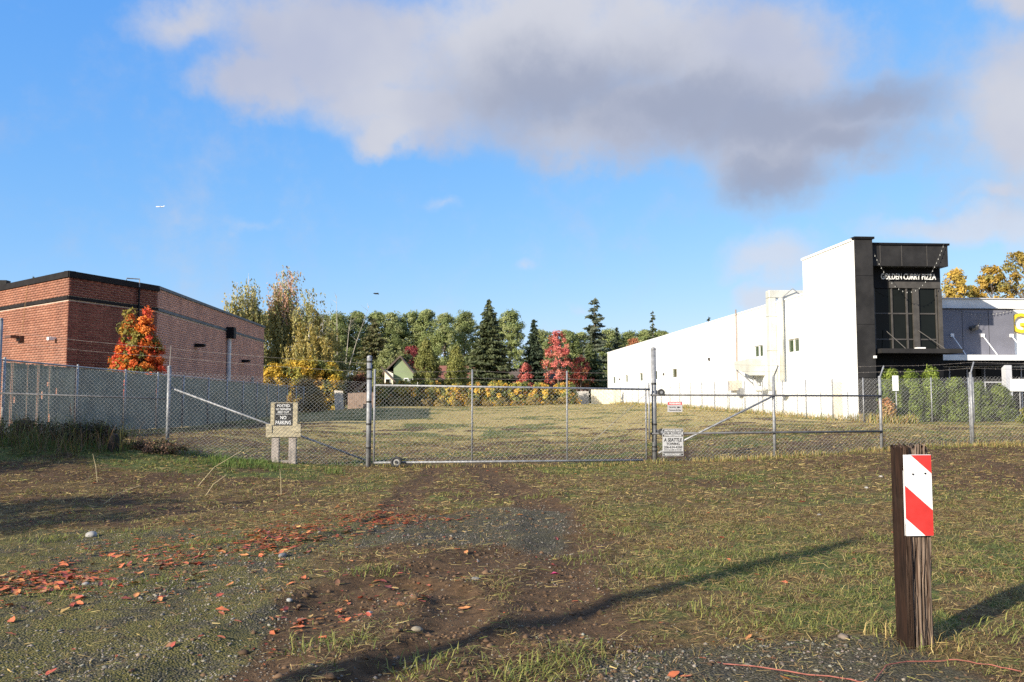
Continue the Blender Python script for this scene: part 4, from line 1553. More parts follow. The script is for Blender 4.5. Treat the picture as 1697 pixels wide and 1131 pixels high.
fir(4.6, 115, 15.5, 4.6, 'tallest dark fir in the middle of the background trees', 1, whorls=44, dens=1.5, droop=.28, cols=((.105, .125, .055), (.13, .145, .068), (.085, .105, .05)))
fir(11.2, 118, 13.0, 2.5, 'narrow dark spruce left of the crimson maple', 2, whorls=40, dens=1.3, droop=.35, cols=((.05, .072, .04), (.068, .088, .05), (.055, .075, .045)))
fir(21.2, 125, 16.9, 3.4, 'ragged fir with thin open top right of the crimson maple', 3, whorls=26, dens=.8, droop=.10, sparse=.18, power=.55, size=.36, cols=((.11, .13, .085), (.135, .15, .10), (.09, .11, .07)))
fir(24.9, 118, 8.8, 4.2, 'bushy green fir touching the white building', 8, whorls=30, dens=1.5, cols=((.11, .135, .05), (.14, .16, .065)))
fir(19.0, 116, 9.5, 3.2, 'bushy fir between the crimson maple and ragged fir', 18, whorls=30, dens=1.5, cols=((.105, .13, .05), (.13, .155, .065)))
fir(36.3, 150, 17.8, 2.2, 'lone fir tip rising above the white roof line', 4, whorls=30, droop=.15, sparse=.15, cols=((.085, .11, .06), (.11, .13, .07)))
fir(25.6, 130, 12.9, 2.4, 'small dark fir right beside the ragged fir', 5, whorls=26, droop=.1, cols=((.085, .11, .06), (.11, .13, .07)))
fir(-13.4, 136, 14.7, 4.2, 'dull green pine standing left of the green house', 6, whorls=30, dens=1.2, droop=.2, power=.6, cols=((.14, .14, .06), (.11, .125, .055), (.17, .15, .075)))
fir(-74.4, 150, 23.3, 2.4, 'far fir tip over the brick roof, left of a pair', 9, whorls=26)
fir(-72.2, 150, 23.5, 2.0, 'far fir tip over the brick roof, right of a pair', 10, whorls=26)
fir(50.0, 160, 17.8, 1.6, 'tiny fir tip peeping over the middle of the white roof', 12, whorls=24, sparse=.2)


def cedar(x, y, zt, r0, label, seed):
    r_ = np.random.default_rng(seed)
    z = gzf(x, y); H = zt - z
    prof = lambda t: r0 * min(1.0, (1 - t) ** .75 * 1.15 + .04)
    (V, F, K), cen = clump_crown(r_, 210, 60, prof, .2, H - .1, .42, .125, [(.18, .185, .05), (.21, .21, .06), (.145, .16, .048), (.24, .23, .07)], 1.4, inner=.25)
    mb = MB().tube([(0, 0, -.2), (0, 0, H * .95)], [.16, .02], 7)
    limbs(mb, cen, .2, r_, 6, .03)
    plant('cedar_tree', x, y, label, 'tree', mb.mesh('cedar_trunk', True), np_mesh('cedar_crown', V, F, K))


cedar(-3.7, 104, 8.9, 2.4, 'rounded olive green cedar just right of the green house', 21)
cedar(0.1, 104, 8.0, 1.95, 'smaller olive green cedar left of the tallest fir', 22)


def maple(x, y, zt, r0, label, cols, seed, n=80, per=70, cr=.55, size=.14, z0=.25, w=None, y_name='maple_tree', lobes=None, prof=None):
    r_ = np.random.default_rng(seed)
    z = gzf(x, y); H = zt - z
    prof = prof or (lambda t: r0 * (math.sin(math.pi * min(.97, .18 + .78 * t)) ** .7))
    (V, F, K), cen = clump_crown(r_, n, per, prof, H * z0, H - cr * .5, cr, size, cols, .85, w)
    mb = MB().tube([(0, 0, -.2), (.03, .02, H * .4), (0, 0, H * .85)], [.028 * H * .5 + .03, .02 * H * .5, .012], 8)
    limbs(mb, cen, H * .15, r_, 2, .012 * H * .5)
    return plant(y_name, x, y, label, 'tree', mb.mesh('trunk', True), np_mesh('crown', V, F, K))


crim = [(.42, .10, .085), (.50, .145, .12), (.34, .08, .07), (.55, .20, .15)]
maple(13.7, 110, 10.7, 1.9, 'crimson maple between the narrow spruce and the ragged fir', crim, 31, 75, 48, .48, .13, .15)
maple(17.0, 112, 7.4, 1.6, 'low crimson maple right of the tall crimson maple', [(.34, .07, .06), (.42, .11, .08), (.20, .10, .04)], 32, 50, 50, .5, .13)
maple(9.6, 112, 6.6, 1.1, 'small red maple left of the narrow spruce', crim, 33, 30, 45, .45, .13)
maple(-7.3, 136, 10.2, 3.0, 'dark red maple behind the green house roof', [(.24, .045, .05), (.30, .065, .06), (.17, .035, .04)], 34, 90, 60, .6, .15)
maple(31.6, 145, 12.4, 2.2, 'orange red maple crown showing over the far white roof', [(.36, .13, .07), (.42, .18, .09), (.20, .16, .06)], 35, 60, 50, .6, .15)
# the orange tree by the brick building: several upright lobes, green to scarlet
tree_cols = [(.62, .13, .03), (.68, .22, .04), (.55, .075, .035), (.26, .22, .05), (.16, .17, .045), (.50, .30, .06)]


def orange_tree():
    x, y = -14.65, 39.2
    r_ = np.random.default_rng(77)
    z = gzf(x, y); H = 5.93 - z
    parts = []
    cens = []
    for (ax, ay, h, rr, n, cols, w) in ((-.42, 0, H * .97, .72, 60, tree_cols, (.14, .14, .10, .30, .22, .10)), (.38, -.1, H * .98, .70, 60, tree_cols, (.34, .20, .20, .12, .06, .08)), (-.70, -.2, H * .66, .66, 42, tree_cols, (.30, .16, .24, .16, .08, .06)),
                                        (.85, .1, H * .70, .62, 40, tree_cols, (.26, .10, .34, .14, .12, .04)), (.1, -.3, H * .78, .85, 60, tree_cols, (.22, .14, .14, .24, .18, .08)), (.1, .4, H * .72, .8, 40, tree_cols, None)):
        prof = lambda t: rr * min(1.0, (1 - t) ** .65 * 1.12 + .06)
        (V, F, K), cen = clump_crown(r_, n, 85, prof, H * .20, h - .1, .24, .062, cols, .95, w, .15)
        V = V + np.array([ax, ay, 0]); cen = cen + np.array([ax, ay, 0])
        parts.append((V, F, K)); cens.append(cen)
    V, F, K = join(parts)
    mb = MB().tube([(0, 0, -.2), (.02, 0, H * .3), (-.3, 0, H * .85)], [.09, .07, .012], 8).tube([(.02, 0, H * .25), (.35, 0, H * .85)], [.06, .012], 6)
    limbs(mb, np.concatenate(cens), H * .15, r_, 5, .018)
    plant('maple_tree', x, y, 'orange and scarlet maple glowing before the brick corner', 'tree', mb.mesh('trunk', True), np_mesh('crown', V, F, K))


orange_tree()

gold = [(.42, .27, .055), (.50, .33, .07), (.34, .24, .05), (.30, .25, .07)]
for (x, y, zt, r0, lab, sd) in ((58.3, 92, 16.6, 2.1, 'narrow golden poplar just right of the tower', 51), (60.9, 93, 14.8, 1.0, 'small golden poplar between two larger golden trees', 52), (64.6, 95, 17.6, 2.6, 'golden tree left of the largest golden crown', 53), (69.5, 96, 20.0, 4.3, 'largest golden tree at the right picture edge', 54)):
    maple(x, y, zt, r0, lab, gold, sd, 110, 70, .65 if r0 > 1.5 else .4, .17, .2, None, 'cottonwood_tree')


# weeping birches
def birch(x, y, zt, spread, label, seed, cols, topcols, nb=46):
    r_ = np.random.default_rng(seed)
    z = gzf(x, y); H = zt - z
    mb = MB()
    stems = [(0, 0, H)] + [(r_.normal() * spread * .30, r_.normal() * spread * .3, H * r_.uniform(.72, .92)) for _ in range(3)]
    for sx, sy, h in stems:
        mb.tube([(0, 0, -.2), (sx * .4, sy * .4, h * .4), (sx, sy, h * .8), (sx * 1.1, sy * 1.1, h)], [.17, .11, .045, .01], 7)
    C, K, U = [], [], []
    for i in range(nb):
        sx, sy, h = stems[i % len(stems)]
        t = r_.uniform(.16, .97)
        zz = h * t
        a = r_.uniform(0, 6.28)
        L = spread * (1.15 - .85 * t ** 1.6) * r_.uniform(.5, 1.05)
        bx, by = sx * t + math.cos(a) * L, sy * t + math.sin(a) * L
        tip = zz + .35 * L + .2
        mb.tube([(sx * t, sy * t, zz), (sx * t + math.cos(a) * L * .6, sy * t + math.sin(a) * L * .6, tip), (bx, by, tip - .2)], [.03, .018, .006], 4, False)
        ns = 8 if t < .8 else 4
        for s in range(ns):
            f = r_.uniform(.35, 1.05)
            px, py = sx * t + math.cos(a) * L * f + r_.normal() * .25, sy * t + math.sin(a) * L * f + r_.normal() * .25
            ln = r_.uniform(.9, 3.2) * (1.1 - .55 * t)
            m_ = int(ln * 10) if t < .82 else int(ln * 6)
            cc = palette(1, topcols if t > .72 and r_.random() < .7 else cols, r_)[0]
            for k in range(m_):
                q = k / max(1, m_ - 1)
                C.append((px + r_.normal() * .075 + .1 * q, py + r_.normal() * .075, tip - ln * q + r_.normal() * .05)); K.append(cc)
                U.append((r_.normal() * .3, r_.normal() * .3, -1))
    C = np.array(C)
    ow = C * np.array([1, 1, 0]); ow = ow / (np.linalg.norm(ow, axis=1, keepdims=True) + .3)
    V, F, Kc = leaves(C, .135, np.array(K), r_, .55, ow * 1.3 + np.array([0, 0, .2]), np.array(U))
    plant('birch_tree', x, y, label, 'tree', mb.mesh('birch_trunk', True), np_mesh('birch_crown', V, F, Kc), barkwhite)


oliv = [(.32, .285, .11), (.26, .25, .10), (.37, .31, .125), (.20, .20, .085)]
rusty = [(.46, .27, .19), (.42, .22, .16), (.38, .30, .17)]
birch(-20.8, 84, 14.2, 2.7, 'leftmost weeping birch beside the end of the brick building', 61, oliv, oliv, 150)
birch(-17.6, 88, 15.6, 3.1, 'tallest weeping birch with thin rust tinted top', 62, oliv, rusty, 185)
birch(-14.7, 84, 12.6, 3.0, 'golden olive weeping birch right of the rust topped birch', 63, [(.38, .29, .09), (.31, .25, .08), (.24, .215, .075)], oliv, 190)
maple(-21.0, 92, 11.0, 3.2, 'dark leafy tree behind the weeping birches', [(.105, .115, .055), (.13, .135, .06), (.085, .095, .045)], 64, 110, 70, .7, .17, .05, None, 'broadleaf_tree')
maple(-15.2, 95, 9.8, 3.2, 'olive leafy tree behind the golden olive birch', [(.18, .18, .07), (.15, .155, .06), (.21, .195, .075)], 65, 110, 70, .7, .17, .05, None, 'broadleaf_tree')
maple(-9.0, 122, 9.5, 3.4, 'mid green tree filling the gap behind the dull pine', [(.16, .18, .07), (.19, .20, .08)], 66, 110, 70, .7, .17, .05, None, 'broadleaf_tree')
maple(3.5, 130, 9.5, 4.0, 'mid green tree behind the smaller cedar', [(.14, .165, .065), (.17, .19, .075)], 67, 120, 70, .7, .17, .05, None, 'broadleaf_tree')
maple(16.5, 128, 9.5, 3.6, 'mid green tree behind the crimson maple', [(.14, .165, .065), (.175, .19, .075)], 68, 110, 70, .7, .17, .05, None, 'broadleaf_tree')
maple(27.5, 135, 9.5, 4.0, 'mid green tree showing over the far end of the white roof', [(.14, .165, .065), (.175, .19, .075)], 69, 110, 70, .7, .17, .05, None, 'broadleaf_tree')
maple(30.8, 128, 10.5, 2.6, 'green tree left of the orange red crown over the roof', [(.14, .165, .065), (.175, .19, .075)], 70, 90, 70, .7, .17, .05, None, 'broadleaf_tree')


def bare_trunk(x, y, pts, r0, label, seed):
    r_ = np.random.default_rng(seed)
    z = gzf(x, y)
    s = tag(empty('bare_tree', (x, y, z)), label, 'tree')
    MB().tube([(0, 0, -.2)] + pts, [r0 * .7 * (1 - .9 * i / len(pts)) for i in range(len(pts) + 1)], 7).build('trunk', mat('grey_bark', (.36, .32, .26), .9, .3, 3), s, smooth=True)
    mb = MB()
    for k in range(9):
        t = r_.uniform(.45, .98)
        i = min(int(t * (len(pts) - 1)), len(pts) - 2); f = t * (len(pts) - 1) - i
        p = Vector(pts[i]).lerp(Vector(pts[i + 1]), f)
        a = r_.uniform(0, 6.28); l = r_.uniform(.5, 1.3)
        mb.tube([p, p + Vector((math.cos(a) * l, math.sin(a) * l, l * .7))], [.02, .005], 4, False)
    mb.build('twigs', MATS['grey_bark'], s)


bare_trunk(-14.1, 100, [(0, 0, 5), (-.1, 0, 9), (-.25, 0, 13.6)], .16, 'straight bare white trunk rising beside the birches', 1)
bare_trunk(-13.3, 100.5, [(.1, 0, 5), (.4, 0, 9), (.75, 0, 11.4)], .13, 'forked bare white trunk in the middle of three', 2)
bare_trunk(-13.4, 101, [(.3, 0, 4), (1.4, 0, 8), (2.9, 0, 12.5)], .13, 'bare white trunk leaning to the right', 3)


# shrubs and hedges
def bush_mesh(seed, rx, ry, h, cols, n=90, per=60, cr=.32, size=.10, w=None):
    r_ = np.random.default_rng(seed)
    t = r_.random(n)
    a = r_.uniform(0, 6.28, n); rad = np.sqrt(r_.uniform(.1, 1, n)) * np.sqrt(np.maximum(.08, 1 - (t * .92) ** 2.6))
    cen = np.stack([rad * np.cos(a) * rx, rad * np.sin(a) * ry, .08 + t * (h - .15)], 1)
    cc = palette(n, cols, r_, w)
    C = np.repeat(cen, per, 0); k = np.repeat(cc, per, 0)
    off = unit(r_.normal(size=(n * per, 3))) * r_.random((n * per, 1)) ** .5
    V, F, K = leaves(C + off * cr * np.repeat(r_.uniform(.6, 1.4, n), per)[:, None], size, k, r_, .55, np.repeat(cen / np.array([rx, ry, h]), per, 0) + off * .7 + np.array([0, 0, .3]))
    mb = MB()
    for c in cen[::4]:
        mb.tube([(c[0] * .2, c[1] * .2, -.1), (c[0] * .7, c[1] * .7, c[2] * .6), tuple(c)], [.025, .015, .005], 4, False)
    return mb.mesh('stems'), np_mesh('foliage', V, F, K)


ycols = [(.58, .38, .055), (.50, .36, .06), (.32, .28, .06), (.17, .19, .055), (.42, .25, .07)]
for i, (x, y, h, rx, lab, w) in enumerate(((-16.9, 80, 4.5, 1.9, 'golden shrub against the end of the brick building', (.45, .25, .15, .10, .05)), (-14.6, 80.5, 4.9, 2.1, 'tallest golden shrub behind the slatted fence', (.35, .25, .2, .15, .05)),
                                          (-12.5, 81.5, 4.6, 1.7, 'golden shrub at right end of the slatted fence', (.40, .2, .2, .15, .05)))):
    st, fo = bush_mesh(80 + i, rx, 1.6, h, ycols, 120, 70, .45, .13, w)
    plant('golden_shrub', x, y, lab, 'shrub', st, fo, bark, None, 1, 0, None, None, 'stems', 'foliage')
st, fo = bush_mesh(84, 1.3, 1.2, 3.4, [(.17, .075, .05), (.21, .10, .06), (.13, .09, .05)], 80, 60, .4, .11)
plant('reddish_shrub', -9.9, 85, 'rusty red shrub left of the gate post', 'shrub', st, fo, bark, None, 1, 0, None, None, 'stems', 'foliage')
for i, (x, y, h, rx, lab) in enumerate(((-13.2, 75.2, 3.1, 1.0, 'vine covered bush swallowing the slatted fence end'), (-12.2, 73.0, 2.0, .8, 'low brown bramble in front of the fence end'))):
    st, fo = bush_mesh(88 + i, rx, 1.0, h, [(.13, .11, .045), (.19, .13, .05), (.10, .09, .04), (.30, .20, .05)], 70, 60, .35, .09)
    plant('bramble_bush', x, y, lab, 'shrub', st, fo, bark, None, 1, 0, None, None, 'stems', 'foliage')
kcols = [(.66, .43, .07), (.50, .40, .085), (.22, .23, .065), (.14, .16, .055), (.50, .28, .07)]
KN = [bush_mesh(95 + i, 1.7, 1.3, 2.35 + .15 * (i % 3), kcols, 100, 70, .36, .115, (.14 + .1 * (i % 2), .26, .26 - .1 * (i % 2), .24, .10)) for i in range(4)]
for i in range(9):
    st, fo = KN[i % 4]
    x = -7.9 + i * 2.52
    plant('knotweed_bush', x, 92.3 + random.uniform(-.6, .6), 'yellowing bush, %s from the left in the hedge behind the lot' % ORD[i], 'shrub', st, fo, bark, 'hedge bushes behind the lot', random.uniform(.92, 1.08), random.uniform(0, 6), None, None, 'stems', 'foliage')
LOWB = [bush_mesh(120 + i, .9, .7, .9, [(.30, .22, .08), (.36, .27, .10), (.20, .17, .06)], 30, 50, .25, .08) for i in range(3)]
for i in range(12):
    st, fo = LOWB[i % 3]
    x = -6.5 + i * 1.65
    plant('weed_clump', x, 89.6 + random.uniform(-.5, .5), 'straw coloured weed clump, %s from left along the hedge foot' % ORD[i], 'weeds', st, fo, bark, 'weed clumps along the hedge foot', random.uniform(.6, 1.1), random.uniform(0, 6), None, None, 'stems', 'foliage')

# evergreen hedge plants behind the right fence
acol = [(.16, .21, .035), (.20, .25, .045), (.12, .165, .03), (.09, .125, .028)]


def arbor(seed, r0, h):
    r_ = np.random.default_rng(seed)
    prof = lambda t: r0 * min(1.0, (1 - t) ** .45 * 1.1 + .10)
    (V, F, K), cen = clump_crown(r_, 150, 55, prof, .12, h, .16, .055, acol, 1.8, inner=.3)
    mb = MB().tube([(0, 0, -.1), (0, 0, h * .9)], [.05, .01], 6)
    limbs(mb, cen, .1, r_, 6, .012)
    return mb.mesh('stem'), np_mesh('foliage', V, F, K)


AR = [arbor(140 + i, .62, 2.25) for i in range(3)]
labs = ['first evergreen from the tower corner behind the right fence', 'second evergreen from the tower corner behind the right fence', 'third evergreen from the tower corner behind the right fence', 'fourth evergreen from the tower corner behind the right fence',
        'fifth evergreen from the tower corner behind the right fence', 'last evergreen before the pale column behind the right fence']
for i, (x, s_) in enumerate(((20.15, 1.02), (21.05, 1.0), (22.05, 1.06), (23.2, .86), (24.3, .78), (25.4, .72))):
    st, fo = AR[i % 3]
    plant('arborvitae', x, 37.1, labs[i], 'shrub', st, fo, bark, 'evergreens behind the right fence', s_, i * 1.3, 1.0, None, 'stem', 'foliage')
st, fo = bush_mesh(150, .6, .5, .75, [(.16, .18, .04), (.24, .22, .05)], 40, 50, .2, .06)
plant('low_shrub', 25.6, 35.2, 'low green shrub at foot of the fence, right edge', 'shrub', st, fo, bark, None, 1, 0, None, None, 'stems', 'foliage')
st, fo = bush_mesh(151, .35, .3, 1.1, [(.40, .20, .10), (.46, .30, .14)], 30, 40, .2, .05)
plant('dry_shrub', 19.1, 35.7, 'dry orange weed at the tower corner by the fence', 'shrub', st, fo, bark, None, 1, 0, None, None, 'stems', 'foliage')


# ------------------------------------------------------------------ far houses, board fences, shed
def houses():
    h = tag(empty('green_house', (-7.6, 115, .8)), 'green gabled house with pale side wall between the trees', 'house')
    gw = mat('sage_siding', (.21, .26, .145), .8, .06, 1.5)
    cw = mat('cream_siding', (.70, .64, .52), .8, .06, 1.5)
    rf = mat('house_roof', (.10, .075, .06), .9, .2, 2)
    # gable wall facing the lot
    MB().prism([(-.95, -.5), (2.6, -.5), (2.6, 3.1), (-.05, 6.45), (-.95, 5.2)], 0, 7, 'y').build('wall', gw, h)
    MB().prism([(-2.1, -.5), (-.952, -.5), (-.952, 4.2), (-2.1, 4.75), ], -.9, 6, 'y').build('side_wall', cw, h)
    MB().prism([(-.06, 6.44), (2.9, 2.75), (2.9, 3.05), (-.06, 6.74)], -.35, 7.2, 'y').prism([(-.06, 6.44), (-2.5, 4.0), (-2.5, 4.3), (-.06, 6.74)], -.35, 7.2, 'y').build('roof', rf, h)
    MB().prism([(-2.6, 4.95), (-.60, 2.9), (-.60, 3.15), (-2.6, 5.2)], -1.2, 0, 'y').build('porch_roof', rf, h)
    for a, b, q, w in ((.55, 1.0, 3.0, 3.5), (1.35, 2.3, 2.6, 3.4)):
        f = MB().box(a - .1, b + .1, -.08, .02, q - .1, w + .1).build('window', whitepaint, h)
        p = MB().box(a, b, -.10, -.082, q, w).build('pane', glassg); p.parent = f
    f = MB().box(-2.0, -1.3, -.98, -.90, 2.2, 3.5).build('window', whitepaint, h)
    p = MB().box(-1.93, -1.37, -1.0, -.982, 2.28, 3.42).build('pane', glassd); p.parent = f
    h = tag(empty('brown_roof_house', (0, 122, .8)), 'house with red brown roof partly hidden between the cedars', 'house')
    MB().box(-3.2, 7, 1.5, 8, -.5, 3.6).build('wall', cw, h)
    MB().prism([(0.6, 3.3), (5.0, 5.8), (9.4, 3.3)], -3.8, 7.6, 'x').build('roof', mat('red_brown_roof', (.21, .085, .06), .9, .15, 2), h)
    f = MB().box(1, 2, 1.42, 1.5, 1.5, 2.6).build('window', whitepaint, h); p = MB().box(1.08, 1.92, 1.40, 1.418, 1.58, 2.52).build('pane', glassd); p.parent = f
    h = tag(empty('red_house', (13.5, 124, .8)), 'low brick red house behind the red maples', 'house')
    MB().box(-5, 2, 0, 6, -.5, 3.8).build('wall', mat('brick_far', (.25, .11, .08), .9), h)
    MB().prism([(-.5, 3.8), (3, 5.4), (6.5, 3.8)], -5.4, 2.4, 'x').build('roof', rf, h)
    h = tag(empty('grey_shed', (-15.3, 97, .7)), 'small grey shed roof above the golden shrubs', 'shed')
    MB().box(-1.1, 1.2, 0, 2, -.3, 3.7).build('wall', mat('shed_boards', (.23, .24, .25), .9, .2, 3, stretch=(6, 1, 1)), h)
    MB().prism([(-.3, 3.7), (1.0, 4.9), (2.3, 3.7)], -1.2, 1.3, 'x').build('roof', mat('shed_roof', (.16, .17, .18), .9, .2, 3), h)


houses()


def board_fence(x0, x1, y, h, m, label, w=.15, ztop=None, name='board_fence'):
    s = tag(empty(name, (x0, y, 0)), label, 'fence')
    n = int((x1 - x0) / (w + .012))
    for k in range(n):
        x = k * (w + .012)
        z = gzf(x0 + x, y)
        MB().box(x, x + w, -.012 + random.uniform(-.004, .004), .012, z - .05, (ztop or z + h) + random.uniform(-.03, .03)).build('board', m, s)
    z = gzf(x0, y)
    MB().box(0, x1 - x0, .014, .06, z + .4, z + .5).build('rail', m, s)
    MB().box(0, x1 - x0, .014, .06, z + h - .4, z + h - .3).build('rail', m, s)


board_fence(13.6, 15.6, 95.5, 1.5, mat('weathered_boards', (.42, .40, .37), .9, .15, 4), 'grey weathered board fence at far right corner of the lot', .22)
board_fence(15.65, 19.3, 95.0, 1.75, mat('cream_boards', (.68, .62, .47), .85, .12, 3), 'cream board fence ending at the white building', .28)
board_fence(-10.2, -7.6, 79.5, 1.5, mat('brown_boards', (.24, .17, .13), .9, .2, 3), 'brown board fence section left of the gate post', .2)
s = tag(empty('leaning_board', (-10.75, 77.5, gzf(-10.75, 77.5))), 'pale upright board left of the brown fence section', 'board')
MB().prism([(-.35, 0), (.45, 0), (.35, 1.75), (-.45, 1.8)], -.03, .03, 'y').build('board', mat('pale_board', (.50, .45, .38), .9), s)


# ------------------------------------------------------------------ plane and bird
def plane_and_bird():
    p = tag(empty('airliner', (-777, 2200, 503.7), 0), 'tiny white airliner crossing the blue sky', 'airplane')
    p.scale = (.55, .55, .55)
    MB().tube([(-19, 0, 0), (-17, 0, .3), (14, 0, .5), (20, 0, 1.2)], [.3, 2.0, 2.0, .4], 10).build('fuselage', whitepaint, p, smooth=True)
    MB().prism([(-4, 0), (2, 0), (9, -17), (6.5, -17)], -.3, .3).build('wing', whitepaint, p)
    MB().prism([(-4, 0), (2, 0), (9, 17), (6.5, 17)], -.3, .3).build('wing', whitepaint, p)
    MB().prism([(14, 1.2), (19, 1.2), (21, 6.5), (18.5, 6.5)], -.25, .25, 'y').build('tail_fin', whitepaint, p)
    b = tag(empty('bird', (-7.77, 80, 11.68), .5), 'small dark bird flying above the birches', 'bird')
    body = MB().tube([(-.22, 0, .02), (-.10, 0, .02), (.05, 0, .01), (.2, 0, 0), (.36, 0, -.01)], [.02, .06, .07, .045, .05], 8)
    body.prism([(-.05, .02), (.14, .02), (.22, .26), (.10, .50), (.02, .28)], .02, .05).prism([(-.05, -.02), (.14, -.02), (.22, -.26), (.10, -.50), (.02, -.28)], .02, .05)
    body.build('body', mat('dark_feathers', (.03, .028, .026), .8), b)


plane_and_bird()


# ------------------------------------------------------------------ what lies and grows on the ground
def blades(x, y, h, w, lean, col, r_, z=None):
    """one bent blade (two triangles folded at mid length) per point"""
    n = len(x)
    z = gz(x, y) if z is None else z
    a = r_.uniform(0, 2 * np.pi, n); b = a + np.pi / 2 + r_.normal(size=n) * .4
    dirx, diry = np.cos(a), np.sin(a)
    wx, wy = np.cos(b) * w / 2, np.sin(b) * w / 2
    up = np.cos(lean); out = np.sin(lean)
    m = .55
    base = np.stack([x, y, z - .004], 1)
    midp = base + np.stack([dirx * out * h * m * .7, diry * out * h * m * .7, up * h * m + .012], 1)
    tip = base + np.stack([dirx * out * h, diry * out * h, up * h * .8 + .006], 1)
    W = np.stack([wx, wy, np.zeros(n)], 1)
    V = np.stack([base - W, base + W, midp + W * .7, midp - W * .7, tip], 1).reshape(-1, 3)
    k = np.arange(n) * 5
    F = np.concatenate([np.stack([k, k + 1, k + 2], 1), np.stack([k, k + 2, k + 3], 1), np.stack([k + 3, k + 2, k + 4], 1)])
    return V, F, np.repeat(col, 5, 0)


GREEN = np.array([(.175, .205, .052), (.235, .250, .066), (.125, .155, .040), (.31, .295, .085)])
STRAW = np.array([(.44, .325, .130), (.35, .245, .095), (.50, .385, .165), (.30, .19, .08)])
BROWN = np.array([(.19, .115, .065), (.13, .08, .048), (.24, .15, .085)])


def grass_band(y0, y1, xa, xb, dens, h, w, r_):
    area_y = y1 - y0
    wid = (xb + xa) if False else (xb - xa)
    n = int(area_y * wid * dens)
    y = r_.uniform(y0, y1, n); x = r_.uniform(xa, xb, n)
    gr, gn, so, st = masks(x, y)
    cl = fbm(x, y, 3.5, 3, 31)
    keep = (1 - .90 * gr) * (1 - .62 * np.clip(so, 0, 1)) * (.10 + 1.15 * sstep(.38, .62, cl)) * (.62 + .6 * gn)
    ok = r_.random(n) < keep * (1 - .93 * rut_field(x, y)[1])
    x, y, gn, st, so = x[ok], y[ok], gn[ok], st[ok], so[ok]
    n = len(x)
    pg = np.clip(.10 + .55 * gn - .12 * st, .05, .85)
    q = r_.random(n)
    isg = q < pg
    isb = (~isg) & (r_.random(n) < np.clip(.30 + .3 * so - .25 * st, .05, .8))
    col = STRAW[r_.integers(0, 4, n)].copy()
    col[isg] = GREEN[r_.integers(0, 4, isg.sum())]
    col[isb] = BROWN[r_.integers(0, 3, isb.sum())]
    col *= r_.uniform(.75, 1.2, (n, 1))
    hh = h * r_.uniform(.40, 1.25, n) * np.where(isg, .85, 1.0)
    lean = np.where(isg, r_.uniform(.85, 1.52, n), r_.uniform(1.2, 1.56, n))
    ww = w * r_.uniform(.6, 1.3, n)
    return blades(x, y, hh, ww, lean, col, r_)


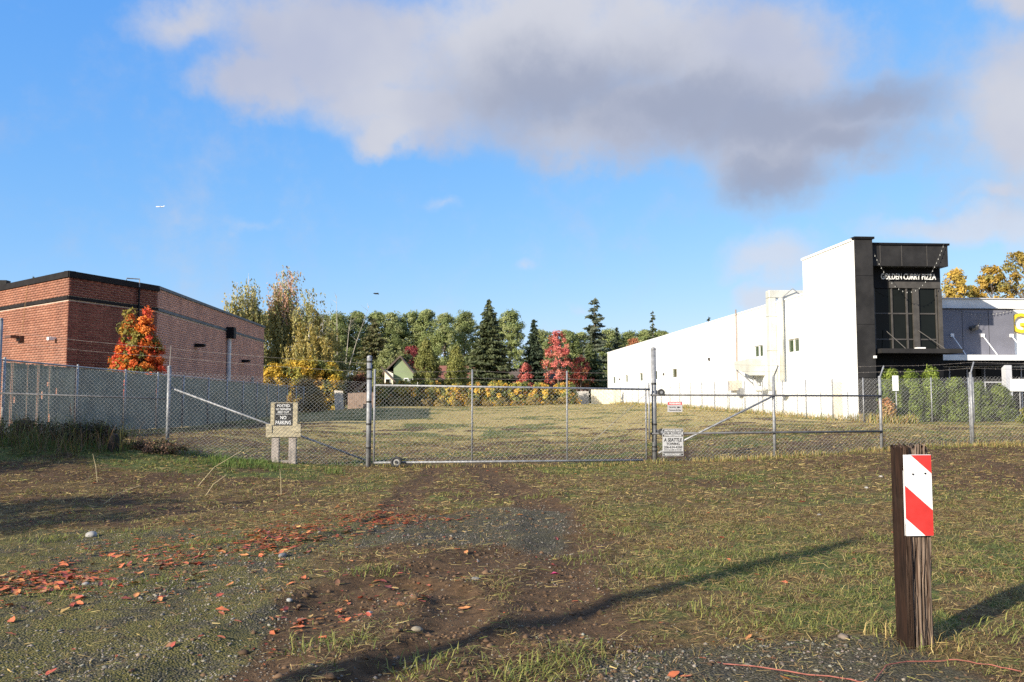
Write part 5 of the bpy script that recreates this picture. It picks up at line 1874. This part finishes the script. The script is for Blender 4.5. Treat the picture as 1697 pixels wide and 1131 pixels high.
def build_grass():
    r_ = np.random.default_rng(90)
    P = [grass_band(3.2, 7.0, -5.0, 6.0, 2900, .090, .0045, r_),
         grass_band(7.0, 12.0, -8.0, 10.0, 1900, .095, .0062, r_),
         grass_band(12.0, 20.0, -13.0, 15.0, 560, .105, .011, r_),
         grass_band(20.0, 36.0, -13.0, 22.0, 120, .13, .022, r_),
         grass_band(36.0, 92.0, -13.0, 19.0, 27, .16, .05, r_)]
    V, F, K = join(P)
    print('grass tris', len(F))
    o = link('grass', np_mesh('grass', V, F, K), FOLG)
    tag(o, 'short mown grass and straw covering the lot', 'grass', kind='stuff')
    # taller unmown grass and stalks along the fence line and the left mound
    L = []
    for n, fx, fy, h0, h1, cols in ((9000, (-12.5, -2.3), (17.6, 19.9), .06, .26, 'g'), (2600, (4.6, 14), (18.9, 19.9), .08, .22, 'm'), (2600, (-12.5, -6.6), (17.2, 19.2), .35, .85, 'd'), (1400, (18.3, 20), (34.5, 38), .2, .7, 'm'), (5000, (17.6, 19.4), (38, 95), .15, .5, 'm'), (220, (2.75, 3.35), (5.1, 5.65), .05, .16, 'm'),
                                    (900, (-1.75, 4.7), (19.3, 19.8), .05, .16, 'm')):
        x = r_.uniform(*fx, n); y = r_.uniform(*fy, n)
        k = fbm(x, y, 1.2, 3, 33) > .42
        if fx[0] > 2.7 and fx[1] < 3.5:
            k = ~((x > 2.86) & (x < 3.1) & (y > 5.2) & (y < 5.44))
        x, y = x[k], y[k]
        n = len(x)
        if cols == 'g': c = GREEN[r_.integers(0, 3, n)] * np.array([.62, .80, .75])
        elif cols == 'm': c = np.where(r_.random((n, 1)) < .6, STRAW[r_.integers(0, 4, n)], GREEN[r_.integers(0, 4, n)])
        else: c = np.where(r_.random((n, 1)) < .55, BROWN[r_.integers(0, 3, n)], GREEN[r_.integers(0, 4, n)] * .8)
        L.append(blades(x, y, r_.uniform(h0, h1, n), np.full(n, .010 if fy[0] < 30 else .03) * (.5 if fx[1] < 3.5 and fx[0] > 2 else 1), r_.uniform(.1, 1.1, n), c * r_.uniform(.75, 1.2, (n, 1)), r_))
    V, F, K = join(L)
    o = link('tall_grass', np_mesh('tall_grass', V, F, K), FOLG)
    tag(o, 'taller unmown grass along the fences and mound', 'grass', kind='stuff')
    # broad tufts in the foreground, matted long grass on the right
    L = []
    n = 9000
    x = r_.uniform(1.0, 6.5, n); y = r_.uniform(5.2, 10.5, n)
    k = (fbm(x, y, 1.3, 3, 71) > .50) & (masks(x, y)[0] < .3) & (x > 1.0 + .5 * (fbm(x, y, .8, 2, 72)))
    x, y = x[k], y[k]; n = len(x)
    c = np.where(r_.random((n, 1)) < .62, GREEN[r_.integers(0, 4, n)], STRAW[r_.integers(0, 4, n)] * .9)
    L.append(blades(x, y, r_.uniform(.10, .26, n), np.full(n, .0055), r_.uniform(1.15, 1.5, n), c * r_.uniform(.7, 1.2, (n, 1)), r_))
    tufts = [(-.75, 7.75), (-.85, 5.55), (-2.6, 7.5), (-3.2, 7.2), (-2.9, 9.3), (-2.6, 9.5), (3.6, 6.9), (4.3, 8.1), (4.9, 9.3), (2.6, 8.4), (.55, 5.0), (.8, 5.25), (.35, 4.85), (1.9, 6.2), (-.2, 5.1), (1.2, 8.3), (1.75, 7.6), (2.2, 5.9), (3.35, 5.9), (3.9, 5.6), (-4.6, 9.9), (-3.9, 10.4), (1.3, 13.6), (0, 13.9), (2.2, 10.2), (2.9, 11.4)]
    for tx, ty in tufts:
        n = int(r_.uniform(60, 150))
        x = tx + r_.normal(size=n) * .16; y = ty + r_.normal(size=n) * .13
        L.append(blades(x, y, r_.uniform(.05, .15, n), np.full(n, .0075), r_.uniform(.7, 1.45, n), GREEN[r_.integers(0, 4, n)] * r_.uniform(.7, 1.15, (n, 1)), r_))
    V, F, K = join(L)
    o = link('grass_tufts', np_mesh('grass_tufts', V, F, K), FOLG)
    tag(o, 'green grass tufts in the muddy foreground', 'grass', kind='stuff')


build_grass()


def build_litter():
    """mown straw lying flat, and crumbs of soil"""
    r_ = np.random.default_rng(91)
    Vs, Fs, Ks, b = [], [], [], 0
    for y0, y1, xa, xb, dens, ln, w in ((3.2, 7, -5, 6, 1500, .075, .0036), (7, 12, -8, 10, 900, .09, .005), (12, 20, -13, 15, 330, .11, .009), (20, 34, -13, 22, 90, .14, .016)):
        n = int((y1 - y0) * (xb - xa) * dens)
        x = r_.uniform(xa, xb, n); y = r_.uniform(y0, y1, n)
        gr, gn, so, st = masks(x, y)
        k = r_.random(n) < (1 - .72 * rut_field(x, y)[1]) * (1 - .88 * gr) * (1 - .45 * so) * (.25 + sstep(.35, .65, fbm(x, y, 2.6, 3, 61)))
        x, y = x[k], y[k]; n = len(x)
        a = r_.normal(size=n) * .9 + .3
        l = ln * r_.uniform(.4, 1.3, n) / 2; ww = w * r_.uniform(.6, 1.3, n) / 2
        z = gz(x, y) + r_.uniform(.004, .022, n)
        tl = r_.normal(size=n) * .16
        ux, uy, uz = np.cos(a) * l, np.sin(a) * l, tl * l
        vx, vy = -np.sin(a) * ww, np.cos(a) * ww
        P = np.stack([x, y, z], 1); U = np.stack([ux, uy, uz], 1); W = np.stack([vx, vy, r_.normal(size=n) * ww * .5], 1)
        V = np.stack([P - U - W, P - U + W, P + U + W * .5, P + U - W * .5], 1).reshape(-1, 3)
        c = np.where(r_.random((n, 1)) < .60, STRAW[r_.integers(0, 4, n)], BROWN[r_.integers(0, 3, n)]) * r_.uniform(.6, 1.25, (n, 1))
        g_ = r_.random(n) < .18
        c[g_] = GREEN[r_.integers(0, 4, g_.sum())]
        Vs.append(V); Fs.append(np.arange(4 * n).reshape(n, 4) + b); Ks.append(np.repeat(c, 4, 0)); b += 4 * n
    o = link('straw_litter', np_mesh('straw_litter', np.concatenate(Vs), np.concatenate(Fs), np.concatenate(Ks)), FOLG)
    tag(o, 'cut straw lying flat over the mown ground', 'straw', kind='stuff')


build_litter()


def stone_template(r_, n=6):
    # squashed octahedron-like pebble, 14 verts
    V = [(0, 0, 1)] + [(math.cos(6.283 * k / n), math.sin(6.283 * k / n), .25) for k in range(n)] + [(math.cos(6.283 * k / n) * .8, math.sin(6.283 * k / n) * .8, -.4) for k in range(n)]
    V = np.array(V) * r_.uniform(.75, 1.2, (len(V), 1))
    F = [(0, 1 + k, 1 + (k + 1) % n) for k in range(n)]
    for k in range(n):
        a, b = 1 + k, 1 + (k + 1) % n
        F += [(a, a + n, b + n), (a, b + n, b)]
    return V, np.array(F)


def build_gravel():
    r_ = np.random.default_rng(55)
    n = 60000
    y = 3.4 + (r_.random(n) ** 1.7) * 9.6
    x = r_.uniform(-4.4, 3.2, n) * (.62 + .04 * y)
    gr, gn, so, st = masks(x, y)
    cl = fbm(x, y, 2.4, 3, 41)
    k = r_.random(n) < np.clip(gr * (.25 + .75 * sstep(.4, .6, cl)) + .30 * so * sstep(.45, .65, cl) + .015, 0, 1)
    x, y = x[k][:15000], y[k][:15000]
    n = len(x)
    T, TF = stone_template(r_, 5)
    T = T[:, :]
    s = np.exp(r_.normal(math.log(.0062), .42, n)); s = np.clip(s, .003, .020)
    a = r_.uniform(0, 6.28, n)
    sx, sy, szz = s * r_.uniform(.8, 1.5, n), s * r_.uniform(.7, 1.1, n), s * r_.uniform(.45, .9, n)
    ca, sa = np.cos(a), np.sin(a)
    V = np.empty((n, len(T), 3))
    jx = T[None, :, 0] * r_.uniform(.85, 1.15, (n, len(T))); jy = T[None, :, 1] * r_.uniform(.85, 1.15, (n, len(T)))
    V[..., 0] = x[:, None] + (jx * sx[:, None]) * ca[:, None] - (jy * sy[:, None]) * sa[:, None]
    V[..., 1] = y[:, None] + (jx * sx[:, None]) * sa[:, None] + (jy * sy[:, None]) * ca[:, None]
    V[..., 2] = gz(x, y)[:, None] + T[None, :, 2] * szz[:, None] + szz[:, None] * .15
    F = (TF[None] + (np.arange(n) * len(T))[:, None, None]).reshape(-1, 3)
    g_ = r_.uniform(.06, .24, (n, 1))
    col = g_ * np.array([1.06, .95, .78]) * r_.uniform(.93, 1.07, (n, 3))
    o = link('gravel', np_mesh('gravel', V.reshape(-1, 3), F, np.repeat(col, len(T), 0)), vcol_mat('pebbles'))
    tag(o, 'loose grey gravel scattered over the entrance', 'gravel', kind='stuff')
    print('gravel', n)


build_gravel()


def build_clods():
    r_ = np.random.default_rng(56)
    n = 50000
    y = 3.6 + r_.random(n) ** 1.4 * 15; x = r_.uniform(-6, 9, n) * (.5 + .05 * y)
    gr, gn, so, st = masks(x, y)
    k = r_.random(n) < so * (.25 + .6 * sstep(.38, .62, fbm(x, y, 1.9, 3, 43))) * (1 - gr * .7)
    x, y = x[k][:15000], y[k][:15000]; n = len(x)
    T, TF = stone_template(r_, 5)
    s = np.clip(np.exp(r_.normal(math.log(.011), .5, n)), .004, .04)
    a = r_.uniform(0, 6.28, n)
    V = np.empty((n, len(T), 3))
    j = r_.uniform(.6, 1.35, (n, len(T)))
    V[..., 0] = x[:, None] + s[:, None] * j * (T[None, :, 0] * np.cos(a)[:, None] - T[None, :, 1] * np.sin(a)[:, None])
    V[..., 1] = y[:, None] + s[:, None] * j * (T[None, :, 0] * np.sin(a)[:, None] + T[None, :, 1] * np.cos(a)[:, None])
    V[..., 2] = gz(x, y)[:, None] + T[None, :, 2] * s[:, None] * j * .6
    F = (TF[None] + (np.arange(n) * len(T))[:, None, None]).reshape(-1, 3)
    col = np.array([.105, .064, .036]) * r_.uniform(.5, 1.5, (n, 1))
    o = link('soil_clods', np_mesh('soil_clods', V.reshape(-1, 3), F, np.repeat(col, len(T), 0)), MATS.get('crumbs') or vcol_mat('crumbs'))
    tag(o, 'crumbs of bare brown soil along the wheel tracks', 'soil', kind='stuff')


build_clods()


def rock(x, y, s, label, col, seed):
    r_ = np.random.default_rng(seed)
    mb = MB().ball((0, 0, 0), 1.0, 12, 8)
    V = np.array(mb.v)
    d = 1 + .22 * np.array([fbm(np.array([p[0] * 1.3 + seed]), np.array([p[1] * 1.3 + p[2]]), 1.0, 3, seed)[0] - .5 for p in V])[:, None] * 2
    V = V * d * np.array([s * 1.25, s * .9, s * .65])
    mb.v = [tuple(p) for p in V]
    m = mat('rock_%d' % int(col[0] * 100), col, .9, .2, 14, bump=.3, bscale=40)
    o = mb.build('rock', m, None, smooth=True)
    o.location = (x, y, gzf(x, y) + s * .22)
    o.rotation_euler = (0, 0, seed)
    tag(o, label, 'rock')


for i, (x, y, s, lab, c) in enumerate(((-4.28, 10.2, .10, 'largest pale rock lying in the weeds at far left', (.50, .48, .45)), (-.26, 5.88, .048, 'tan rock in the mud rut at bottom centre', (.40, .34, .25)), (-1.72, 8.55, .06, 'flat grey stone on the mossy gravel', (.26, .26, .26)), (-1.30, 6.75, .035, 'pale round stone where the two ruts meet at left', (.42, .42, .40)),
                                       (.18, 7.35, .04, 'grey stone at the edge of the centre rut', (.34, .33, .31)), (-.65, 6.5, .033, 'whitish pebble between the two ruts', (.55, .54, .52)), (2.6, 5.5, .045, 'brownish stone in gravel left of the marker post', (.28, .22, .17)), (5.0, 11.2, .035, 'white pebble in grass beyond the marker post', (.65, .64, .62)),
                                       (3.55, 6.1, .022, 'small white stone in the grass right of the marker post', (.68, .67, .64)), (6.9, 13.6, .05, 'pale stone on the bare brown soil at right', (.50, .46, .42)), (7.9, 15.0, .05, 'light stone on the bare soil far right', (.52, .48, .43)), (-3.2, 7.55, .035, 'pale stone among the red leaves', (.48, .45, .42)))):
    rock(x, y, s * .72, lab, tuple(v * .55 for v in c), 200 + i)


# ------------------------------------------------------------------ fallen leaves
def leaf_shape(seed):
    """one dry leaf: midrib with two curled halves, uneven margin"""
    r_ = np.random.default_rng(seed)
    m = 5
    V, F = [], []
    curl = r_.uniform(.15, .55); bend = r_.uniform(-.25, .35)
    for i in range(m + 1):
        t = i / m
        w = math.sin(math.pi * (.06 + .92 * t)) ** .8 * .52
        z = bend * (t - .5) ** 2 * 2
        l, q = w * r_.uniform(.65, 1.25), w * r_.uniform(.65, 1.25)
        x = (t - .5) * 2
        V += [(x + r_.normal() * .05, l, z + curl * l * r_.uniform(.4, 1.2)), (x, 0, z), (x + r_.normal() * .05, -q, z + curl * q * r_.uniform(.4, 1.2))]
    for i in range(m):
        a = i * 3
        F += [(a, a + 1, a + 4), (a, a + 4, a + 3), (a + 1, a + 2, a + 5), (a + 1, a + 5, a + 4)]
    return np.array(V), np.array(F)


LCOL = [(.46, .125, .045), (.38, .075, .04), (.50, .20, .065), (.24, .055, .04), (.44, .28, .09), (.26, .12, .06)]
LNAME = ['rust orange', 'dull red', 'pale orange', 'dark red', 'yellow ochre', 'brown']


def leaf_density(x, y):
    n1 = fbm(x, y, 1.2, 4, 51)
    a = 1.6 * np.exp(-((x + 3.2 - .28 * (y - 8)) / 1.0) ** 2) * sstep(6.3, 7.4, y) * sstep(11.8, 9.2, y)
    a = np.maximum(a, 1.3 * np.exp(-((x + 1.2) / .9) ** 2) * np.exp(-((y - 11.6) / .9) ** 2))
    a = a * (.10 + .55 * sstep(.34, .62, n1))
    a = np.maximum(a, .10 * np.exp(-((x + 1.15 - .45 * (y - 6)) / .5) ** 2) * sstep(9, 6.5, y) * sstep(5.2, 6, y))
    return np.maximum(a, .006)


def build_leaves():
    r_ = np.random.default_rng(66)
    n = 120000
    y = r_.uniform(4.2, 20, n); x = r_.uniform(-6.5, 7.5, n)
    k = r_.random(n) < leaf_density(x, y) * np.where(y > 12, .35, 1.0) * 1.5
    x, y = x[k], y[k]
    size = .013 + .036 * r_.random(len(x)) ** 1.8
    # those that show largest in the picture become single objects
    app = size / np.hypot(x, y)
    inview = np.abs(x - .07 * y) < .60 * y
    order = np.argsort(-app * inview)
    ids = order[:300]
    shapes = [leaf_shape(i) for i in range(5)]
    meshes = {}
    for c in range(6):
        m = bpy.data.materials.new('leaf_%s' % LNAME[c].replace(' ', '_')); m.use_nodes = True
        t = m.node_tree; g = G(t); p = t.nodes['Principled BSDF']
        oi = N(t, 'ShaderNodeObjectInfo'); geo = N(t, 'ShaderNodeNewGeometry')
        f = g.m('ADD', g.m('MULTIPLY', oi.outputs['Random'], .6), g.m('MULTIPLY', g.noise(geo.outputs['Position'], 60, 3), .6))
        t.links.new(g.mix(f, tuple(v * .65 for v in LCOL[c]), tuple(min(1, v * 1.25) for v in LCOL[c])), p.inputs['Base Color'])
        p.inputs['Roughness'].default_value = .6
        for s in range(5):
            me = np_mesh('fallen_leaf', *shapes[s]); me.materials.append(m); meshes[c, s] = me
    cw = [.30, .20, .20, .12, .08, .10]
    for i in ids:
        c = int(r_.choice(6, p=cw)); s = int(r_.integers(5))
        o = link('fallen_leaf', meshes[c, s])
        o.location = (x[i], y[i], gzf(x[i], y[i]) + .012)
        o.rotation_euler = (r_.normal() * .25, r_.normal() * .25, r_.uniform(0, 6.28))
        o.scale = (size[i], size[i], size[i])
        tag(o, '%s fallen leaf lying on the gravel and grass near the entrance' % LNAME[c], 'leaf', '%s fallen leaves' % LNAME[c])
    rest = order[300:]
    T, TF = shapes[0]
    n = len(rest)
    V = np.empty((n, len(T), 3))
    a = r_.uniform(0, 6.28, n); s = size[rest]
    V[..., 0] = x[rest][:, None] + s[:, None] * (T[None, :, 0] * np.cos(a)[:, None] - T[None, :, 1] * np.sin(a)[:, None])
    V[..., 1] = y[rest][:, None] + s[:, None] * (T[None, :, 0] * np.sin(a)[:, None] + T[None, :, 1] * np.cos(a)[:, None])
    V[..., 2] = gz(x[rest], y[rest])[:, None] + s[:, None] * T[None, :, 2] * r_.uniform(.4, 1.6, (n, 1)) + .012
    F = (TF[None] + (np.arange(n) * len(T))[:, None, None]).reshape(-1, 3)
    col = np.array(LCOL)[r_.choice(6, n, p=cw)] * r_.uniform(.65, 1.2, (n, 1))
    o = link('leaf_litter', np_mesh('leaf_litter', V.reshape(-1, 3), F, np.repeat(col, len(T), 0)), FOLG)
    tag(o, 'scattered small red and orange leaves in the grass', 'leaves', kind='stuff')
    print('leaves', len(x))


build_leaves()

# magenta scrap, red twine, dry stalks
o = link('fallen_leaf', np_mesh('scrap', *leaf_shape(9)), mat('magenta_leaf', (.42, .045, .13), .6))
o.location = (.92, 7.67, gzf(.92, 7.67) + .02); o.scale = (.05, .05, .06)
tag(o, 'bright magenta leaf on the muddy track', 'leaf')


def on_ground(pts, r, lift=.012):
    out = []
    for (a, b), (c, d) in zip(pts[:-1], pts[1:]):
        for i in range(6):
            x, y = a + (c - a) * i / 6, b + (d - b) * i / 6
            out.append((x, y, gzf(x, y) + lift))
    x, y = pts[-1]
    out.append((x, y, gzf(x, y) + lift))
    return out


twm = mat('red_twine', (.26, .085, .06), .7, .3, 20)
o = MB().tube(on_ground([(1.62, 5.02), (1.95, 4.84), (2.25, 4.68), (2.4, 4.5)], .006), .004, 6).build('twine', twm)
tag(o, 'faded red twine end lying on gravel at lower right', 'twine')
o = MB().tube(on_ground([(2.36, 4.62), (2.55, 4.84), (2.72, 4.93), (3.0, 4.95), (3.2, 4.86), (3.28, 4.7)], .006, .02), .0035, 6).build('twine', twm)
tag(o, 'red twine loop below the marker post', 'twine')
stalk = mat('dry_stalk', (.44, .36, .21), .8)
for i, (x, y, dx_, dy_, h, lab) in enumerate(((-4.6, 15.2, .75, .1, .62, 'long pale stalk leaning right before the left fence'), (-4.1, 14.0, .35, 0, .35, 'short pale stalk leaning in the left weeds'), (-6.3, 15.2, -.1, 0, .5, 'upright reddish stalk in the left weeds'), (-2.9, 14.2, -.03, 0, .42, 'single upright dry stalk left of the driveway'), (-5.4, 13.2, .5, .2, .25, 'low bent stalk in the left weeds'))):
    z = gzf(x, y)
    o = MB().tube([(0, 0, -.03), (dx_ * .4, dy_ * .4, h * .55), (dx_, dy_, h)], [.006, .005, .003], 5).build('dry_stalk', stalk)
    o.location = (x, y, z); tag(o, lab, 'stalk')
# dark stump in the left weeds
o = MB().tube([(0, 0, -.1), (.01, 0, .1), (0, .01, .26), (.03, 0, .34)], [.16, .12, .10, .05], 9).build('stump', mat('charred_wood', (.02, .016, .013), .95, .3, 12, bump=.5), None)
o.location = (-7.2, 18.1, gzf(-7.2, 18.1)); tag(o, 'charred black stump beside the weedy mound', 'stump')


# bramble and weed mass on the mound at the left
def weeds():
    r_ = np.random.default_rng(12)
    for i, (x, y, rx, h, lab) in enumerate(((-9.6, 18.9, 1.1, .75, 'dark bramble heap on the mound at the far left fence'), (-8.0, 18.6, .9, .65, 'green bramble heap left of the charred stump'), (-10.9, 18.2, .9, .5, 'low dark weeds at the left picture edge'), (-6.6, 18.9, .6, .35, 'reddish dead weeds at the left fence post'))):
        cols = [(.055, .07, .03), (.075, .075, .04), (.09, .065, .045), (.05, .045, .03)] if i != 3 else [(.16, .09, .06), (.20, .12, .07), (.09, .08, .04)]
        st, fo = bush_mesh(170 + i, rx, .55, h * .62, cols, 60, 60, .16, .026)
        plant('bramble_heap', x, y, lab, 'shrub', st, fo, bark, None, 1, 0, None, None, 'stems', 'foliage')


weeds()

# street trees outside the frame at left: they throw the shade on the left fence line
red = [(.30, .09, .05), (.36, .13, .06), (.20, .12, .05)]
maple(-21.5, 8.4, 8.2, 3.4, 'red leaved street tree left of the lot', red, 301, 150, 60, .75, .13, .18)
maple(-27.0, 10.0, 8.5, 3.2, 'second red leaved street tree further left', red, 302, 130, 60, .75, .13, .18)
maple(-17.8, 2.9, 7.0, 3.0, 'red leaved street tree nearest the driveway', red, 303, 110, 55, .65, .12, .2)
